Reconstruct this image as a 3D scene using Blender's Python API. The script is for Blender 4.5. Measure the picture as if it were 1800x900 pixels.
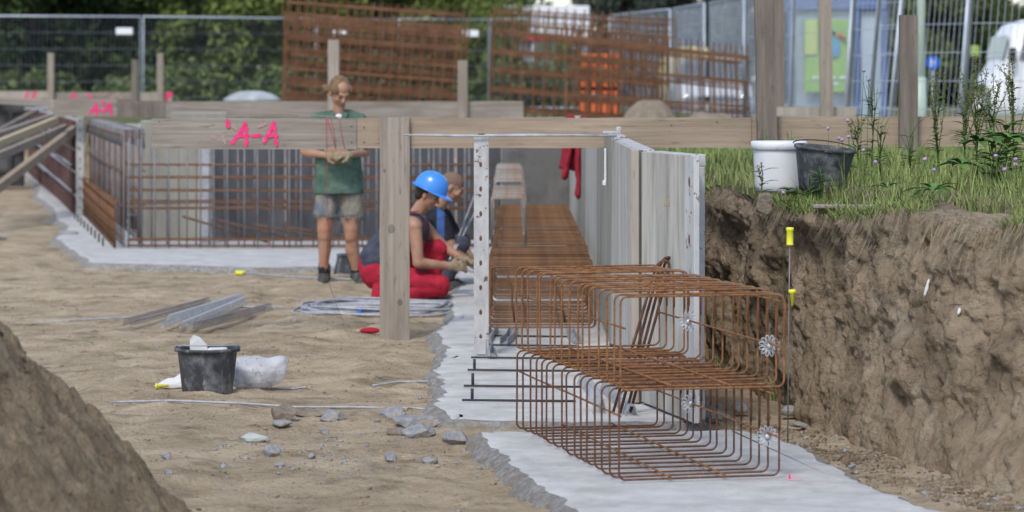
import bpy, bmesh, math, random
import numpy as np
from mathutils import Vector, Matrix, Quaternion

random.seed(7); rng = np.random.default_rng(7)
R = math.radians
for _o in list(bpy.data.objects): bpy.data.objects.remove(_o)
C = bpy.context.scene.collection
scene = bpy.context.scene

# ------------------------------------------------------------------ camera
HC = 1.72                                   # lens height above the blinding slab (z = 0)
cam_d = bpy.data.cameras.new('camera'); cam = bpy.data.objects.new('camera', cam_d); C.objects.link(cam)
cam.location = (0, 0, HC); cam.rotation_euler = (R(90), 0, 0)
cam_d.sensor_width = 36; cam_d.lens = 100
cam_d.shift_y = -305/1800
cam_d.clip_start = 0.5; cam_d.clip_end = 900
cam_d.dof.use_dof = True; cam_d.dof.focus_distance = 15.0; cam_d.dof.aperture_fstop = 3.2
scene.camera = cam

# ------------------------------------------------------------------ world, sun, exposure
SUN_EL, SUN_AZ = 50, 200                    # degrees; azimuth measured clockwise from +Y
w = bpy.data.worlds.new('World'); scene.world = w; w.use_nodes = True
nt = w.node_tree; bg = nt.nodes['Background']
sky = nt.nodes.new('ShaderNodeTexSky'); sky.sky_type = 'NISHITA'; sky.sun_disc = False
sky.sun_elevation = R(SUN_EL); sky.sun_rotation = R(SUN_AZ)
sky.air_density = 1.0; sky.dust_density = 1.0; sky.ozone_density = 1.2
hs_ = nt.nodes.new('ShaderNodeHueSaturation'); hs_.inputs['Saturation'].default_value = .80      # thin overcast: paler than a clear sky
nt.links.new(sky.outputs[0], hs_.inputs['Color']); nt.links.new(hs_.outputs[0], bg.inputs[0]); bg.inputs[1].default_value = 0.14
sl = bpy.data.lights.new('sun', 'SUN'); so = bpy.data.objects.new('sun', sl); C.objects.link(so)
sl.energy = 1.4; sl.angle = R(12); sl.color = (1.0, 0.95, 0.88)
d = Vector((math.sin(R(SUN_AZ))*math.cos(R(SUN_EL)), math.cos(R(SUN_AZ))*math.cos(R(SUN_EL)), math.sin(R(SUN_EL))))
so.rotation_euler = d.to_track_quat('Z', 'Y').to_euler(); so.location = (0, 0, 20)
vs = scene.view_settings; vs.view_transform = 'Standard'; vs.look = 'None'; vs.exposure = 0.62; vs.gamma = 1; vs.use_curve_mapping = False
scene.render.engine = 'CYCLES'
try: scene.cycles.max_bounces = 6; scene.cycles.transparent_max_bounces = 12
except Exception: pass

# ------------------------------------------------------------------ helpers
def P(px, py, Y):
    "point seen at photo pixel (1800 x 900) at depth Y"
    return Vector(((px-900)*Y/5000, Y, HC-(py-145)*Y/5000))
def GY(py, z=-0.06): return 5000*(HC-z)/(py-145)      # depth of a ground point
def PG(px, py, z=-0.06):
    Y = GY(py, z); return Vector(((px-900)*Y/5000, Y, z))

def _h(ix, iy, iz, s):
    n = (ix*374761393 + iy*668265263 + iz*2147483647*3 + s*974634777) & 0xFFFFFFFF
    n = ((n ^ (n >> 13)) * 1274126177) & 0xFFFFFFFF
    n = ((n ^ (n >> 16)) * 2246822519) & 0xFFFFFFFF
    return (n ^ (n >> 15)).astype(np.float64) / 4294967295.0
def vnoise(x, y, z=0, s=0):
    x, y, z = np.broadcast_arrays(np.asarray(x, float), np.asarray(y, float), np.asarray(z, float))
    ix, iy, iz = [np.floor(a).astype(np.int64) for a in (x, y, z)]
    fx, fy, fz = x-ix, y-iy, z-iz
    fx, fy, fz = [f*f*(3-2*f) for f in (fx, fy, fz)]
    r = 0
    for a in (0, 1):
        for b in (0, 1):
            for c in (0, 1):
                r = r + _h(ix+a, iy+b, iz+c, s)*(fx if a else 1-fx)*(fy if b else 1-fy)*(fz if c else 1-fz)
    return r*2-1
def fbm(x, y, z=0, o=4, s=0, g=0.5):
    r, a, t = 0, 1, 0
    for k in range(o):
        r = r + a*vnoise(np.asarray(x)*2**k, np.asarray(y)*2**k, np.asarray(z)*2**k, s+k*17); t += a; a *= g
    return r/t

class MB:
    def __init__(s): s.v = []; s.f = []; s.sm = []; s.mi = []
    def add(s, vs_, fs, smooth=True, mi=0):
        b = len(s.v); s.v += [tuple(v) for v in vs_]
        for f in fs: s.f.append(tuple(i+b for i in f)); s.sm.append(smooth); s.mi.append(mi)
        return s
    def box(s, c, size, rot=None, bev=0.0, mi=0, jit=0):
        hx, hy, hz = [k/2 for k in size]; M = rot if rot is not None else Matrix.Identity(3); c = Vector(c)
        b = min(bev, hx*.9, hy*.9, hz*.9)
        if b <= 0:
            vv = [Vector((x, y, z)) for x in (-hx, hx) for y in (-hy, hy) for z in (-hz, hz)]
            ff = [(0, 1, 3, 2), (4, 6, 7, 5), (0, 4, 5, 1), (2, 3, 7, 6), (0, 2, 6, 4), (1, 5, 7, 3)]
        else:
            bm = bmesh.new(); bmesh.ops.create_cube(bm, size=1)
            for v in bm.verts: v.co = Vector((v.co.x*2*hx, v.co.y*2*hy, v.co.z*2*hz))
            bmesh.ops.bevel(bm, geom=bm.edges[:], offset=b, segments=1, affect='EDGES')
            bm.verts.index_update()
            vv = [v.co.copy() for v in bm.verts]; ff = [tuple(v.index for v in f.verts) for f in bm.faces]; bm.free()
        if jit: vv = [v+Vector((random.uniform(-jit, jit), random.uniform(-jit, jit), random.uniform(-jit, jit))) for v in vv]
        return s.add([M @ v + c for v in vv], ff, False, mi)
    def tube(s, pts, r, n=8, closed=False, mi=0, cap=True):
        pts = [Vector(p) for p in pts]; m = len(pts)
        rs = r if isinstance(r, (list, tuple)) else [r]*m
        vv, ff = [], []; up = None
        for i, p in enumerate(pts):
            a = pts[(i-1) % m] if (closed or i > 0) else p; b = pts[(i+1) % m] if (closed or i < m-1) else p
            t = (b-a)
            if t.length < 1e-9: t = Vector((0, 0, 1))
            t.normalize()
            if up is None:
                up = Vector((0, 0, 1)) if abs(t.z) < .9 else Vector((1, 0, 0))
            up = (up - t*up.dot(t))
            if up.length < 1e-6: up = t.orthogonal()
            up.normalize(); sd = t.cross(up)
            for k in range(n):
                an = 2*math.pi*k/n
                vv.append(p+(up*math.cos(an)+sd*math.sin(an))*rs[i])
        for i in range(m if closed else m-1):
            j = (i+1) % m
            for k in range(n):
                ff.append((i*n+k, i*n+(k+1) % n, j*n+(k+1) % n, j*n+k))
        if cap and not closed:
            ff.append(tuple(range(n))[::-1]); ff.append(tuple((m-1)*n+k for k in range(n)))
        return s.add(vv, ff, True, mi)
    def rc(s, p0, r0, p1, r1, n=14, ax=1.0, side=None, mi=0):
        "rounded cone limb; ax squashes it along side"
        p0, p1 = Vector(p0), Vector(p1); t = (p1-p0); L = t.length; t.normalize()
        sd = Vector(side) if side is not None else t.orthogonal(); sd = (sd - t*sd.dot(t)).normalized(); u = t.cross(sd)
        vv, ff = [], []; rings = []
        for k in range(1, 5): a = k*math.pi/8; rings.append((p0-t*r0*math.cos(a), r0*math.sin(a)))
        for k in range(1, 6): q = k/6; rings.append((p0.lerp(p1, q), r0+(r1-r0)*q))
        for k in range(4, 0, -1): a = k*math.pi/8; rings.append((p1+t*r1*math.cos(a), r1*math.sin(a)))
        for c, r in rings:
            for k in range(n):
                an = 2*math.pi*k/n; vv.append(c+sd*math.cos(an)*r*ax+u*math.sin(an)*r)
        m = len(rings)
        for i in range(m-1):
            for k in range(n): ff.append((i*n+k, i*n+(k+1) % n, (i+1)*n+(k+1) % n, (i+1)*n+k))
        vv += [p0-t*r0, p1+t*r1]; a, b = len(vv)-2, len(vv)-1
        for k in range(n): ff.append((a, (k+1) % n, k)); ff.append((b, (m-1)*n+k, (m-1)*n+(k+1) % n))
        return s.add(vv, ff, True, mi)
    def cyl(s, p0, r0, p1, r1, n=20, ax=1.0, side=None, mi=0, smooth=True):
        "flat ended cone"
        p0, p1 = Vector(p0), Vector(p1); t = (p1-p0).normalized()
        sd = Vector(side) if side is not None else t.orthogonal(); sd = (sd - t*sd.dot(t)).normalized(); u = t.cross(sd)
        vv = []
        for c, r in ((p0, r0), (p1, r1)):
            for k in range(n):
                an = 2*math.pi*k/n; vv.append(c+sd*math.cos(an)*r*ax+u*math.sin(an)*r)
        s.add(vv, [(k, (k+1) % n, n+(k+1) % n, n+k) for k in range(n)], smooth, mi)
        b = len(s.v)-2*n
        s.f += [tuple(b+k for k in range(n))[::-1], tuple(b+n+k for k in range(n))]; s.sm += [False]*2; s.mi += [mi]*2
        return s
    def ell(s, c, rad, rot=None, n=16, m=12, mi=0, fn=None):
        M = rot if rot is not None else Matrix.Identity(3); c = Vector(c); vv, ff = [], []
        for i in range(1, m):
            a = math.pi*i/m
            for k in range(n):
                b = 2*math.pi*k/n; q = Vector((math.sin(a)*math.cos(b), math.sin(a)*math.sin(b), math.cos(a)))
                if fn: q = fn(q)
                vv.append(M @ Vector((q.x*rad[0], q.y*rad[1], q.z*rad[2])) + c)
        for i in range(m-2):
            for k in range(n): ff.append((i*n+k, (i+1)*n+k, (i+1)*n+(k+1) % n, i*n+(k+1) % n))
        t = Vector((0, 0, 1)); bt = Vector((0, 0, -1))
        if fn: t = fn(t); bt = fn(bt)
        vv += [M @ Vector((t.x*rad[0], t.y*rad[1], t.z*rad[2]))+c, M @ Vector((bt.x*rad[0], bt.y*rad[1], bt.z*rad[2]))+c]
        a, b = len(vv)-2, len(vv)-1
        for k in range(n): ff.append((a, k, (k+1) % n)); ff.append((b, (m-2)*n+(k+1) % n, (m-2)*n+k))
        return s.add(vv, ff, True, mi)
    def lathe(s, prof, c=(0, 0, 0), n=32, rot=None, mi=0, sx=1, sy=1, closed=False):
        M = rot if rot is not None else Matrix.Identity(3); c = Vector(c); vv, ff = [], []
        for r, z in prof:
            for k in range(n):
                a = 2*math.pi*k/n; vv.append(M @ Vector((r*sx*math.cos(a), r*sy*math.sin(a), z)) + c)
        m = len(prof)
        for i in range(m if closed else m-1):
            for k in range(n): ff.append((i*n+k, i*n+(k+1) % n, ((i+1) % m)*n+(k+1) % n, ((i+1) % m)*n+k))
        return s.add(vv, ff, True, mi)
    def mesh(s, name, mats, off=Vector((0, 0, 0))):
        me = bpy.data.meshes.new(name)
        me.from_pydata([(v[0]-off.x, v[1]-off.y, v[2]-off.z) for v in s.v], [], s.f)
        me.polygons.foreach_set('use_smooth', s.sm)
        if not isinstance(mats, (list, tuple)): mats = [mats]
        for m in mats: me.materials.append(m)
        if any(s.mi): me.polygons.foreach_set('material_index', s.mi)
        me.update(); return me
    def build(s, name, mats, parent=None, at=None):
        if parent is not None: off = Vector(parent.get('_org', (0, 0, 0)))
        elif at is not None: off = Vector(at)
        else:
            a = np.array(s.v); off = Vector(((a[:, 0].min()+a[:, 0].max())/2, (a[:, 1].min()+a[:, 1].max())/2, a[:, 2].min()))
        o = bpy.data.objects.new(name, s.mesh(name, mats, off)); C.objects.link(o)
        if parent is not None: o.parent = parent; o['_org'] = tuple(off)
        else: o.location = off; o['_org'] = tuple(off)
        return o

def tag(o, label=None, cat=None, group=None, kind=None):
    if label: o['label'] = label
    if cat: o['category'] = cat
    if group: o['group'] = group
    if kind: o['kind'] = kind
    return o
def thing(name, label, cat, loc=(0, 0, 0), group=None, rz=0, org=None):
    o = bpy.data.objects.new(name, None); C.objects.link(o); o.location = loc; o.rotation_euler = (0, 0, rz)
    o.empty_display_size = .1; o['_org'] = tuple(org if org is not None else loc)
    return tag(o, label, cat, group)
def dup(root, loc=None, rz=None, label=None, scale=None, rot=None):
    r = root.copy(); C.objects.link(r)
    if loc is not None: r.location = loc
    if rz is not None: r.rotation_euler = (0, 0, rz)
    if rot is not None: r.rotation_euler = rot
    if scale is not None: r.scale = scale if hasattr(scale, '__len__') else (scale,)*3
    if label: r['label'] = label
    for ch in list(root.children):
        c = ch.copy(); C.objects.link(c); c.parent = r
        for g in list(ch.children):
            d_ = g.copy(); C.objects.link(d_); d_.parent = c
    return r
def remesh(mb, vox, smooth=3, noise=0.0, nscale=12, fn=None):
    "fuse overlapping solids into one continuous skin"
    me = mb.mesh('tmp', [MAT_TMP]); o = bpy.data.objects.new('tmp', me); C.objects.link(o)
    m = o.modifiers.new('r', 'REMESH'); m.mode = 'VOXEL'; m.voxel_size = vox; m.use_smooth_shade = True
    if smooth:
        q = o.modifiers.new('s', 'SMOOTH'); q.factor = .5; q.iterations = smooth
    dg = bpy.context.evaluated_depsgraph_get(); dg.update()
    e = bpy.data.meshes.new_from_object(o.evaluated_get(dg))
    out = MB(); n = len(e.vertices); co = np.zeros(n*3); e.vertices.foreach_get('co', co); co = co.reshape(-1, 3)
    if noise:
        no = np.zeros(n*3); e.vertices.foreach_get('normal', no); no = no.reshape(-1, 3)
        co = co + no*(fbm(co[:, 0]*nscale, co[:, 1]*nscale, co[:, 2]*nscale*.6, 3)*noise)[:, None]
    fs = [tuple(p.vertices) for p in e.polygons]
    mi = None
    if fn is not None:
        cen = np.array([co[list(f)].mean(0) for f in fs]); mi = fn(cen)
    out.v = [tuple(c) for c in co]; out.f = fs; out.sm = [True]*len(fs); out.mi = [0]*len(fs) if mi is None else [int(k) for k in mi]
    bpy.data.objects.remove(o); bpy.data.meshes.remove(me); bpy.data.meshes.remove(e)
    return out
def rotz(a): return Matrix.Rotation(a, 3, 'Z')
def frame(xd, zd):
    x = Vector(xd).normalized(); z = Vector(zd); z = (z-x*z.dot(x)).normalized(); y = z.cross(x)
    return Matrix((x, y, z)).transposed()
def beam(mb, a, b, w_, t_, up=(0, 0, 1), bev=.003, mi=0):
    "squared timber from a to b, w_ across up, t_ along the third axis"
    a, b = Vector(a), Vector(b); M = frame(b-a, up)
    return mb.box((a+b)/2, ((b-a).length, t_, w_), M, bev, mi)

# ------------------------------------------------------------------ materials
def mat(name, c1, c2=None, rough=.8, scale=(6, 6, 6), metal=0, bump=0, bscale=None, c3=None, s3=2.0, t3=(.5, .62), det=5, pos=(.35, .65), spec=.3,
        alpha=None, trans=0, island=0, emit=None, disp=None, sss=0):
    m = bpy.data.materials.new(name); m.use_nodes = True; t = m.node_tree; N, L = t.nodes, t.links
    b = N['Principled BSDF']; b.inputs['Roughness'].default_value = rough; b.inputs['Metallic'].default_value = metal
    b.inputs['Specular IOR Level'].default_value = spec
    c1 = (*c1, 1); c2 = (*c2, 1) if c2 else None
    tc = N.new('ShaderNodeTexCoord')
    mp = N.new('ShaderNodeMapping'); mp.inputs['Scale'].default_value = scale; L.new(tc.outputs['Object'], mp.inputs[0])
    src = None
    if c2:
        n = N.new('ShaderNodeTexNoise'); n.inputs['Scale'].default_value = 1; n.inputs['Detail'].default_value = det; n.inputs['Roughness'].default_value = .62
        L.new(mp.outputs[0], n.inputs['Vector'])
        r = N.new('ShaderNodeValToRGB'); r.color_ramp.elements[0].position = pos[0]; r.color_ramp.elements[1].position = pos[1]
        r.color_ramp.elements[0].color = c1; r.color_ramp.elements[1].color = c2
        L.new(n.outputs['Fac'], r.inputs[0]); src = r.outputs[0]
    if c3:
        n3 = N.new('ShaderNodeTexNoise'); n3.inputs['Scale'].default_value = s3; n3.inputs['Detail'].default_value = 6; n3.inputs['Roughness'].default_value = .65
        L.new(tc.outputs['Object'], n3.inputs['Vector'])
        r3 = N.new('ShaderNodeValToRGB'); r3.color_ramp.elements[0].position = t3[0]; r3.color_ramp.elements[1].position = t3[1]
        r3.color_ramp.elements[0].color = (0, 0, 0, 1); r3.color_ramp.elements[1].color = (1, 1, 1, 1)
        L.new(n3.outputs['Fac'], r3.inputs[0])
        mx = N.new('ShaderNodeMix'); mx.data_type = 'RGBA'; L.new(r3.outputs[0], mx.inputs[0])
        if src: L.new(src, mx.inputs[6])
        else: mx.inputs[6].default_value = c1
        mx.inputs[7].default_value = (*c3, 1); src = mx.outputs[2]
    if island:
        g = N.new('ShaderNodeNewGeometry'); mr = N.new('ShaderNodeMapRange'); L.new(g.outputs['Random Per Island'], mr.inputs[0])
        mr.inputs[3].default_value = 1-island; mr.inputs[4].default_value = 1+island
        hs = N.new('ShaderNodeHueSaturation'); L.new(mr.outputs[0], hs.inputs['Value'])
        if src: L.new(src, hs.inputs['Color'])
        else: hs.inputs['Color'].default_value = c1
        src = hs.outputs[0]
    if src: L.new(src, b.inputs['Base Color'])
    else: b.inputs['Base Color'].default_value = c1
    if bump:
        nb = N.new('ShaderNodeTexNoise'); nb.inputs['Detail'].default_value = 6; nb.inputs['Roughness'].default_value = .65
        if bscale is None: L.new(mp.outputs[0], nb.inputs['Vector']); nb.inputs['Scale'].default_value = 1.0
        else: L.new(tc.outputs['Object'], nb.inputs['Vector']); nb.inputs['Scale'].default_value = bscale
        bu = N.new('ShaderNodeBump'); bu.inputs['Strength'].default_value = 1; bu.inputs['Distance'].default_value = bump
        L.new(nb.outputs['Fac'], bu.inputs['Height']); L.new(bu.outputs[0], b.inputs['Normal'])
    if trans: b.inputs['Transmission Weight'].default_value = trans
    if alpha is not None: b.inputs['Alpha'].default_value = alpha
    if sss: b.inputs['Subsurface Weight'].default_value = sss; b.inputs['Subsurface Radius'].default_value = (.02, .008, .004)
    return m
MAT_TMP = mat('tmp', (.5, .5, .5))
M = {}
def blotchy(m, col, scale, lo, hi, vec=(1, 1, 1)):
    "mix a further stain colour into a material"
    t = m.node_tree; N, L = t.nodes, t.links; b = N['Principled BSDF']; bc = b.inputs['Base Color']
    tc = N.new('ShaderNodeTexCoord'); mp = N.new('ShaderNodeMapping'); mp.inputs['Scale'].default_value = vec; L.new(tc.outputs['Object'], mp.inputs[0])
    n = N.new('ShaderNodeTexNoise'); n.inputs['Scale'].default_value = scale; n.inputs['Detail'].default_value = 7; n.inputs['Roughness'].default_value = .7
    L.new(mp.outputs[0], n.inputs['Vector'])
    mr = N.new('ShaderNodeMapRange'); mr.inputs[1].default_value = lo; mr.inputs[2].default_value = hi; L.new(n.outputs['Fac'], mr.inputs[0])
    mx = N.new('ShaderNodeMix'); mx.data_type = 'RGBA'; L.new(mr.outputs[0], mx.inputs[0])
    if bc.links: L.new(bc.links[0].from_socket, mx.inputs[6])
    else: mx.inputs[6].default_value = bc.default_value
    mx.inputs[7].default_value = (*col, 1); L.new(mx.outputs[2], bc)
    return m
M['dirt'] = blotchy(mat('dirt', (.41, .32, .21), (.68, .55, .39), .95, (2.2, 3.2, 3), bump=.05, bscale=38, c3=(.19, .14, .095), s3=3.2, t3=(.52, .75), spec=.1), (.56, .46, .34), 7, .5, .8, (.8, 1.3, 1))
blotchy(M['dirt'], (.13, .095, .065), 34, .6, .72, (.6, 1.2, 1))
M['soil'] = blotchy(mat('soil', (.30, .225, .15), (.50, .395, .275), .97, (9, 9, 9), bump=.09, bscale=40, c3=(.25, .19, .13), s3=2.2, t3=(.5, .7), spec=.08), (.33, .28, .22), 60, .66, .74)
blotchy(M['soil'], (.07, .05, .035), 26, .58, .72)
M['bank'] = blotchy(mat('bank', (.19, .145, .10), (.43, .34, .24), .97, (3.2, 3.2, 3.2), bump=.05, bscale=26, c3=(.33, .26, .18), s3=1.8, t3=(.5, .66), spec=.06), (.085, .065, .05), 9, .55, .75, (1.4, 1.4, 1.0))
blotchy(M['bank'], (.40, .34, .27), 3.2, .52, .72, (1, 1, .7))
blotchy(M['bank'], (.06, .045, .033), 40, .62, .72)
M['slab'] = blotchy(mat('slab', (.41, .408, .40), (.57, .565, .555), .85, (4, 4, 4), bump=.006, bscale=40, c3=(.40, .375, .34), s3=2.5, t3=(.52, .78), spec=.25), (.27, .25, .225), 6, .58, .8)
blotchy(M['slab'], (.33, .28, .22), 22, .6, .72)
blotchy(M['slab'], (.38, .33, .27), 1.3, .60, .80)
M['slab_edge'] = blotchy(mat('slab_edge', (.23, .22, .205), (.41, .40, .385), .95, (30, 30, 30), bump=.03, bscale=45, spec=.1), (.28, .22, .16), 7, .5, .7)
M['rubble'] = blotchy(mat('rubble', (.24, .245, .26), (.42, .425, .44), .9, (14, 14, 14), bump=.02, bscale=40, spec=.15), (.34, .27, .19), 9, .52, .66)
M['stone'] = mat('stone', (.17, .14, .11), (.30, .25, .2), .9, (16, 16, 16), bump=.015, bscale=40)
def wood(name, a, b, dark, ax, grain=1.0):
    sc = {'x': (1.2, 40, 40), 'z': (40, 40, 1.2), 'y': (40, 1.2, 40)}[ax]
    m = mat(name, a, b, .85, tuple(k*grain for k in sc), bump=.004, spec=.15, det=8, pos=(.3, .7))
    v = {'x': (.35, 2, 2), 'z': (2, 2, .35), 'y': (2, .35, 2)}[ax]
    blotchy(m, dark, 3.0, .5, .75, v)
    blotchy(m, tuple(k*.35 for k in dark), 11, .68, .76, (1, 1, 1)); blotchy(m, tuple(k*.6 for k in dark), 4, .58, .72, tuple(q*4 for q in v))
    return m
M['wood_grey_x'] = wood('wood_grey_x', (.19, .165, .14), (.37, .33, .285), (.17, .14, .115), 'x')
M['wood_tan_x'] = wood('wood_tan_x', (.27, .205, .15), (.41, .33, .25), (.25, .2, .155), 'x')
M['wood_grey_z'] = wood('wood_grey_z', (.24, .205, .17), (.38, .33, .275), (.19, .16, .135), 'z')
M['wood_dark_z'] = wood('wood_dark_z', (.15, .125, .105), (.24, .205, .175), (.11, .095, .08), 'z')
M['wood_pale_z'] = wood('wood_pale_z', (.30, .265, .225), (.43, .385, .33), (.26, .22, .18), 'z')
M['wood_y'] = wood('wood_y', (.17, .145, .12), (.28, .24, .2), (.14, .12, .1), 'y')
M['wood_new'] = wood('wood_new', (.42, .34, .23), (.52, .43, .3), (.4, .3, .2), 'x')
M['ply'] = blotchy(blotchy(mat('ply', (.33, .315, .285), (.52, .495, .45), .7, (5, 5, .8), bump=.002, bscale=20, c3=(.26, .25, .22), s3=1.6, t3=(.5, .75), det=8), (.20, .195, .18), 5, .50, .80, (4, 4, .3)), (.56, .54, .50), 3.4, .5, .7, (3, 3, .4))
blotchy(M['ply'], (.16, .155, .145), 16, .62, .78, (1, 1, .35))
M['ply_yellow'] = blotchy(mat('ply_yellow', (.22, .21, .18), (.33, .315, .27), .8, (6, 6, .7), c3=(.27, .25, .21), s3=1.5, t3=(.5, .75)), (.25, .24, .2), 5, .55, .8, (4, 4, .3))
M['ply_dark'] = blotchy(mat('ply_dark', (.035, .036, .042), (.10, .10, .108), .65, (3, 3, 1), c3=(.12, .12, .12), s3=1.2, t3=(.55, .8)), (.14, .13, .12), 4, .62, .9, (3, 3, .5))
M['ply_grey'] = blotchy(mat('ply_grey', (.085, .083, .08), (.16, .155, .145), .75, (3, 3, 3), c3=(.2, .19, .18), s3=2, t3=(.5, .8)), (.06, .058, .056), 3, .5, .8)
M['ply_maroon'] = blotchy(mat('ply_maroon', (.075, .035, .032), (.15, .085, .075), .75, (12, 12, 1.0), c3=(.2, .16, .15), s3=3, t3=(.55, .8)), (.05, .03, .03), 4, .55, .8)
M['steel_paint'] = blotchy(mat('steel_paint', (.38, .38, .385), (.54, .535, .53), .6, (10, 10, 4), bump=.002, bscale=50, c3=(.15, .07, .04), s3=18, t3=(.60, .63)), (.30, .29, .29), 7, .5, .75)
M['rust'] = blotchy(mat('rust', (.15, .07, .035), (.33, .165, .075), .88, (28, 28, 28), bump=.0012, bscale=220, spec=.15), (.12, .055, .035), 9, .5, .75)
blotchy(M['rust'], (.21, .155, .12), 13, .56, .68)
blotchy(M['rust'], (.42, .19, .05), 60, .6, .68)
M['rust_dark'] = blotchy(mat('rust_dark', (.08, .04, .03), (.18, .09, .055), .85, (24, 24, 24), bump=.001, bscale=220, spec=.2), (.28, .12, .045), 8, .55, .75)
M['rust_dull'] = mat('rust_dull', (.11, .058, .035), (.20, .11, .065), .9, (6, 6, 6), spec=.1)
M['rust_bg'] = mat('rust_bg', (.12, .062, .038), (.22, .118, .068), .9, (4, 4, 4), spec=.1)
M['rust_trench'] = mat('rust_trench', (.12, .07, .042), (.26, .14, .075), .9, (10, 3, 10), spec=.1)
M['bar_grey'] = mat('bar_grey', (.16, .155, .165), (.27, .265, .28), .6, (10, 10, 10), metal=.25, c3=(.22, .13, .08), s3=5, t3=(.52, .7))
M['bar_greyrust'] = mat('bar_greyrust', (.23, .19, .16), (.34, .32, .3), .7, (6, 30, 6), c3=(.25, .12, .06), s3=3, t3=(.5, .65))
M['bar_black'] = mat('bar_black', (.03, .03, .032), (.06, .058, .055), .7, (20, 20, 20))
M['galv'] = mat('galv', (.38, .40, .43), (.58, .60, .64), .42, (20, 20, 20), metal=.55, spec=.5)
M['galv_dull'] = mat('galv_dull', (.30, .31, .34), (.45, .46, .49), .6, (20, 20, 20), metal=.3)
M['galv_fence'] = mat('galv_fence', (.42, .47, .56), (.55, .6, .68), .5, (3, 3, 3), metal=.3)
M['wire_dark'] = mat('wire_dark', (.13, .16, .2), (.2, .23, .28), .5, (3, 3, 3), metal=.3)
M['wire_white'] = mat('wire_white', (.5, .52, .56), (.62, .64, .67), .4, (20, 20, 20), metal=.3)
M['pink'] = mat('pink', (.72, .03, .16), (.85, .05, .22), .6, (30, 30, 30), c3=(.6, .25, .28), s3=30, t3=(.62, .7))
M['pink_faint'] = mat('pink_faint', (.42, .24, .22), (.38, .28, .25), .8, (30, 30, 30))
M['pink_slab'] = mat('pink_slab', (.62, .34, .38), (.56, .44, .46), .8, (12, 12, 12))
M['yellow'] = mat('yellow', (.72, .70, .03), (.80, .78, .06), .4, (20, 20, 20), spec=.5)
M['bucket'] = blotchy(mat('bucket', (.03, .032, .038), (.06, .063, .07), .6, (14, 14, 8), bump=.001, bscale=60, c3=(.22, .225, .235), s3=9, t3=(.48, .74), spec=.4), (.26, .26, .27), 22, .55, .70, (1, 1, .35))
M['bucket_white'] = blotchy(mat('bucket_white', (.68, .69, .71), (.76, .77, .79), .45, (8, 8, 8), spec=.4), (.5, .48, .45), 8, .6, .8)
M['plastic_clear'] = mat('plastic_clear', (.74, .76, .82), (.82, .84, .88), .25, (12, 12, 12), bump=.01, bscale=18, spec=.8, alpha=.55)
M['plastic_white'] = mat('plastic_white', (.62, .62, .62), (.74, .74, .72), .5, (9, 9, 9), bump=.01, bscale=25, spec=.4)
M['red_cloth'] = mat('red_cloth', (.33, .012, .03), (.44, .022, .05), .9, (14, 14, 14), bump=.01, bscale=12)
M['red_jacket'] = mat('red_jacket', (.20, .01, .02), (.30, .02, .035), .9, (14, 14, 14), bump=.02, bscale=12)
M['navy'] = mat('navy', (.035, .04, .065), (.075, .08, .11), .9, (14, 14, 14), bump=.01, bscale=14)
M['black_cloth'] = mat('black_cloth', (.012, .013, .018), (.03, .03, .038), .9, (14, 14, 14), bump=.01, bscale=14)
M['blue_cloth'] = mat('blue_cloth', (.03, .08, .24), (.05, .11, .3), .85, (14, 14, 14))
M['green_cloth'] = mat('green_cloth', (.05, .10, .075), (.12, .185, .145), .95, (9, 9, 9), bump=.012, bscale=9)
M['denim'] = mat('denim', (.17, .165, .14), (.31, .28, .22), .95, (14, 14, 14), bump=.01, bscale=30, c3=(.12, .16, .22), s3=6, t3=(.45, .65))
M['white_cloth'] = mat('white_cloth', (.6, .62, .68), (.7, .71, .75), .9)
M['skin'] = mat('skin', (.33, .18, .12), (.43, .25, .17), .55, (11, 11, 11), bump=.003, bscale=30, sss=.08, c3=(.42, .19, .13), s3=6, t3=(.5, .7))
M['skin_dark'] = mat('skin_dark', (.07, .035, .025))
M['lips'] = mat('lips', (.30, .12, .09))
M['eye_white'] = mat('eye_white', (.5, .47, .43))
M['hair_blond'] = mat('hair_blond', (.14, .085, .045), (.30, .2, .11), .7, (60, 60, 12), bump=.02, bscale=60)
M['hair_dark'] = mat('hair_dark', (.02, .013, .01), (.045, .03, .02), .7, (60, 60, 20), bump=.01, bscale=80)
M['stubble'] = mat('stubble', (.16, .1, .07), (.22, .14, .1), .8, (60, 60, 60))
M['glove'] = mat('glove', (.22, .165, .10), (.36, .28, .19), .9, (20, 20, 20), bump=.01, bscale=40)
M['shoe'] = mat('shoe', (.03, .032, .034), (.07, .075, .075), .8, (20, 20, 20), c3=(.2, .19, .16), s3=14, t3=(.5, .7))
M['shoe_green'] = mat('shoe_green', (.12, .3, .05), (.2, .4, .09), .7, (20, 20, 20))
M['helmet'] = mat('helmet', (.045, .24, .72), (.055, .27, .78), .28, (3, 3, 3), spec=.6)
M['leaf_dark'] = mat('leaf_dark', (.028, .050, .018), (.06, .09, .03), .8, (1.0, 1.0, 1.0), island=.45, spec=.2)
M['leaf_mid'] = mat('leaf_mid', (.06, .09, .032), (.12, .155, .055), .8, (1.0, 1.0, 1.0), island=.45, spec=.2)
M['leaf_light'] = mat('leaf_light', (.10, .14, .035), (.18, .225, .065), .8, (1.2, 1.2, 1.2), island=.4, spec=.2)
M['leaf_blue'] = mat('leaf_blue', (.05, .068, .055), (.09, .11, .085), .8, (1.2, 1.2, 1.2), island=.35, spec=.15)
M['bark'] = mat('bark', (.07, .055, .042), (.13, .105, .08), .95, (6, 6, 1), bump=.03, bscale=8)
M['grass'] = mat('grass', (.15, .21, .06), (.28, .33, .12), .75, (2.2, 2.2, 2.2), island=.4, spec=.2)
M['grass_dry'] = mat('grass_dry', (.24, .195, .125), (.38, .32, .22), .9, (5, 5, 5), island=.4, spec=.1)
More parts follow.
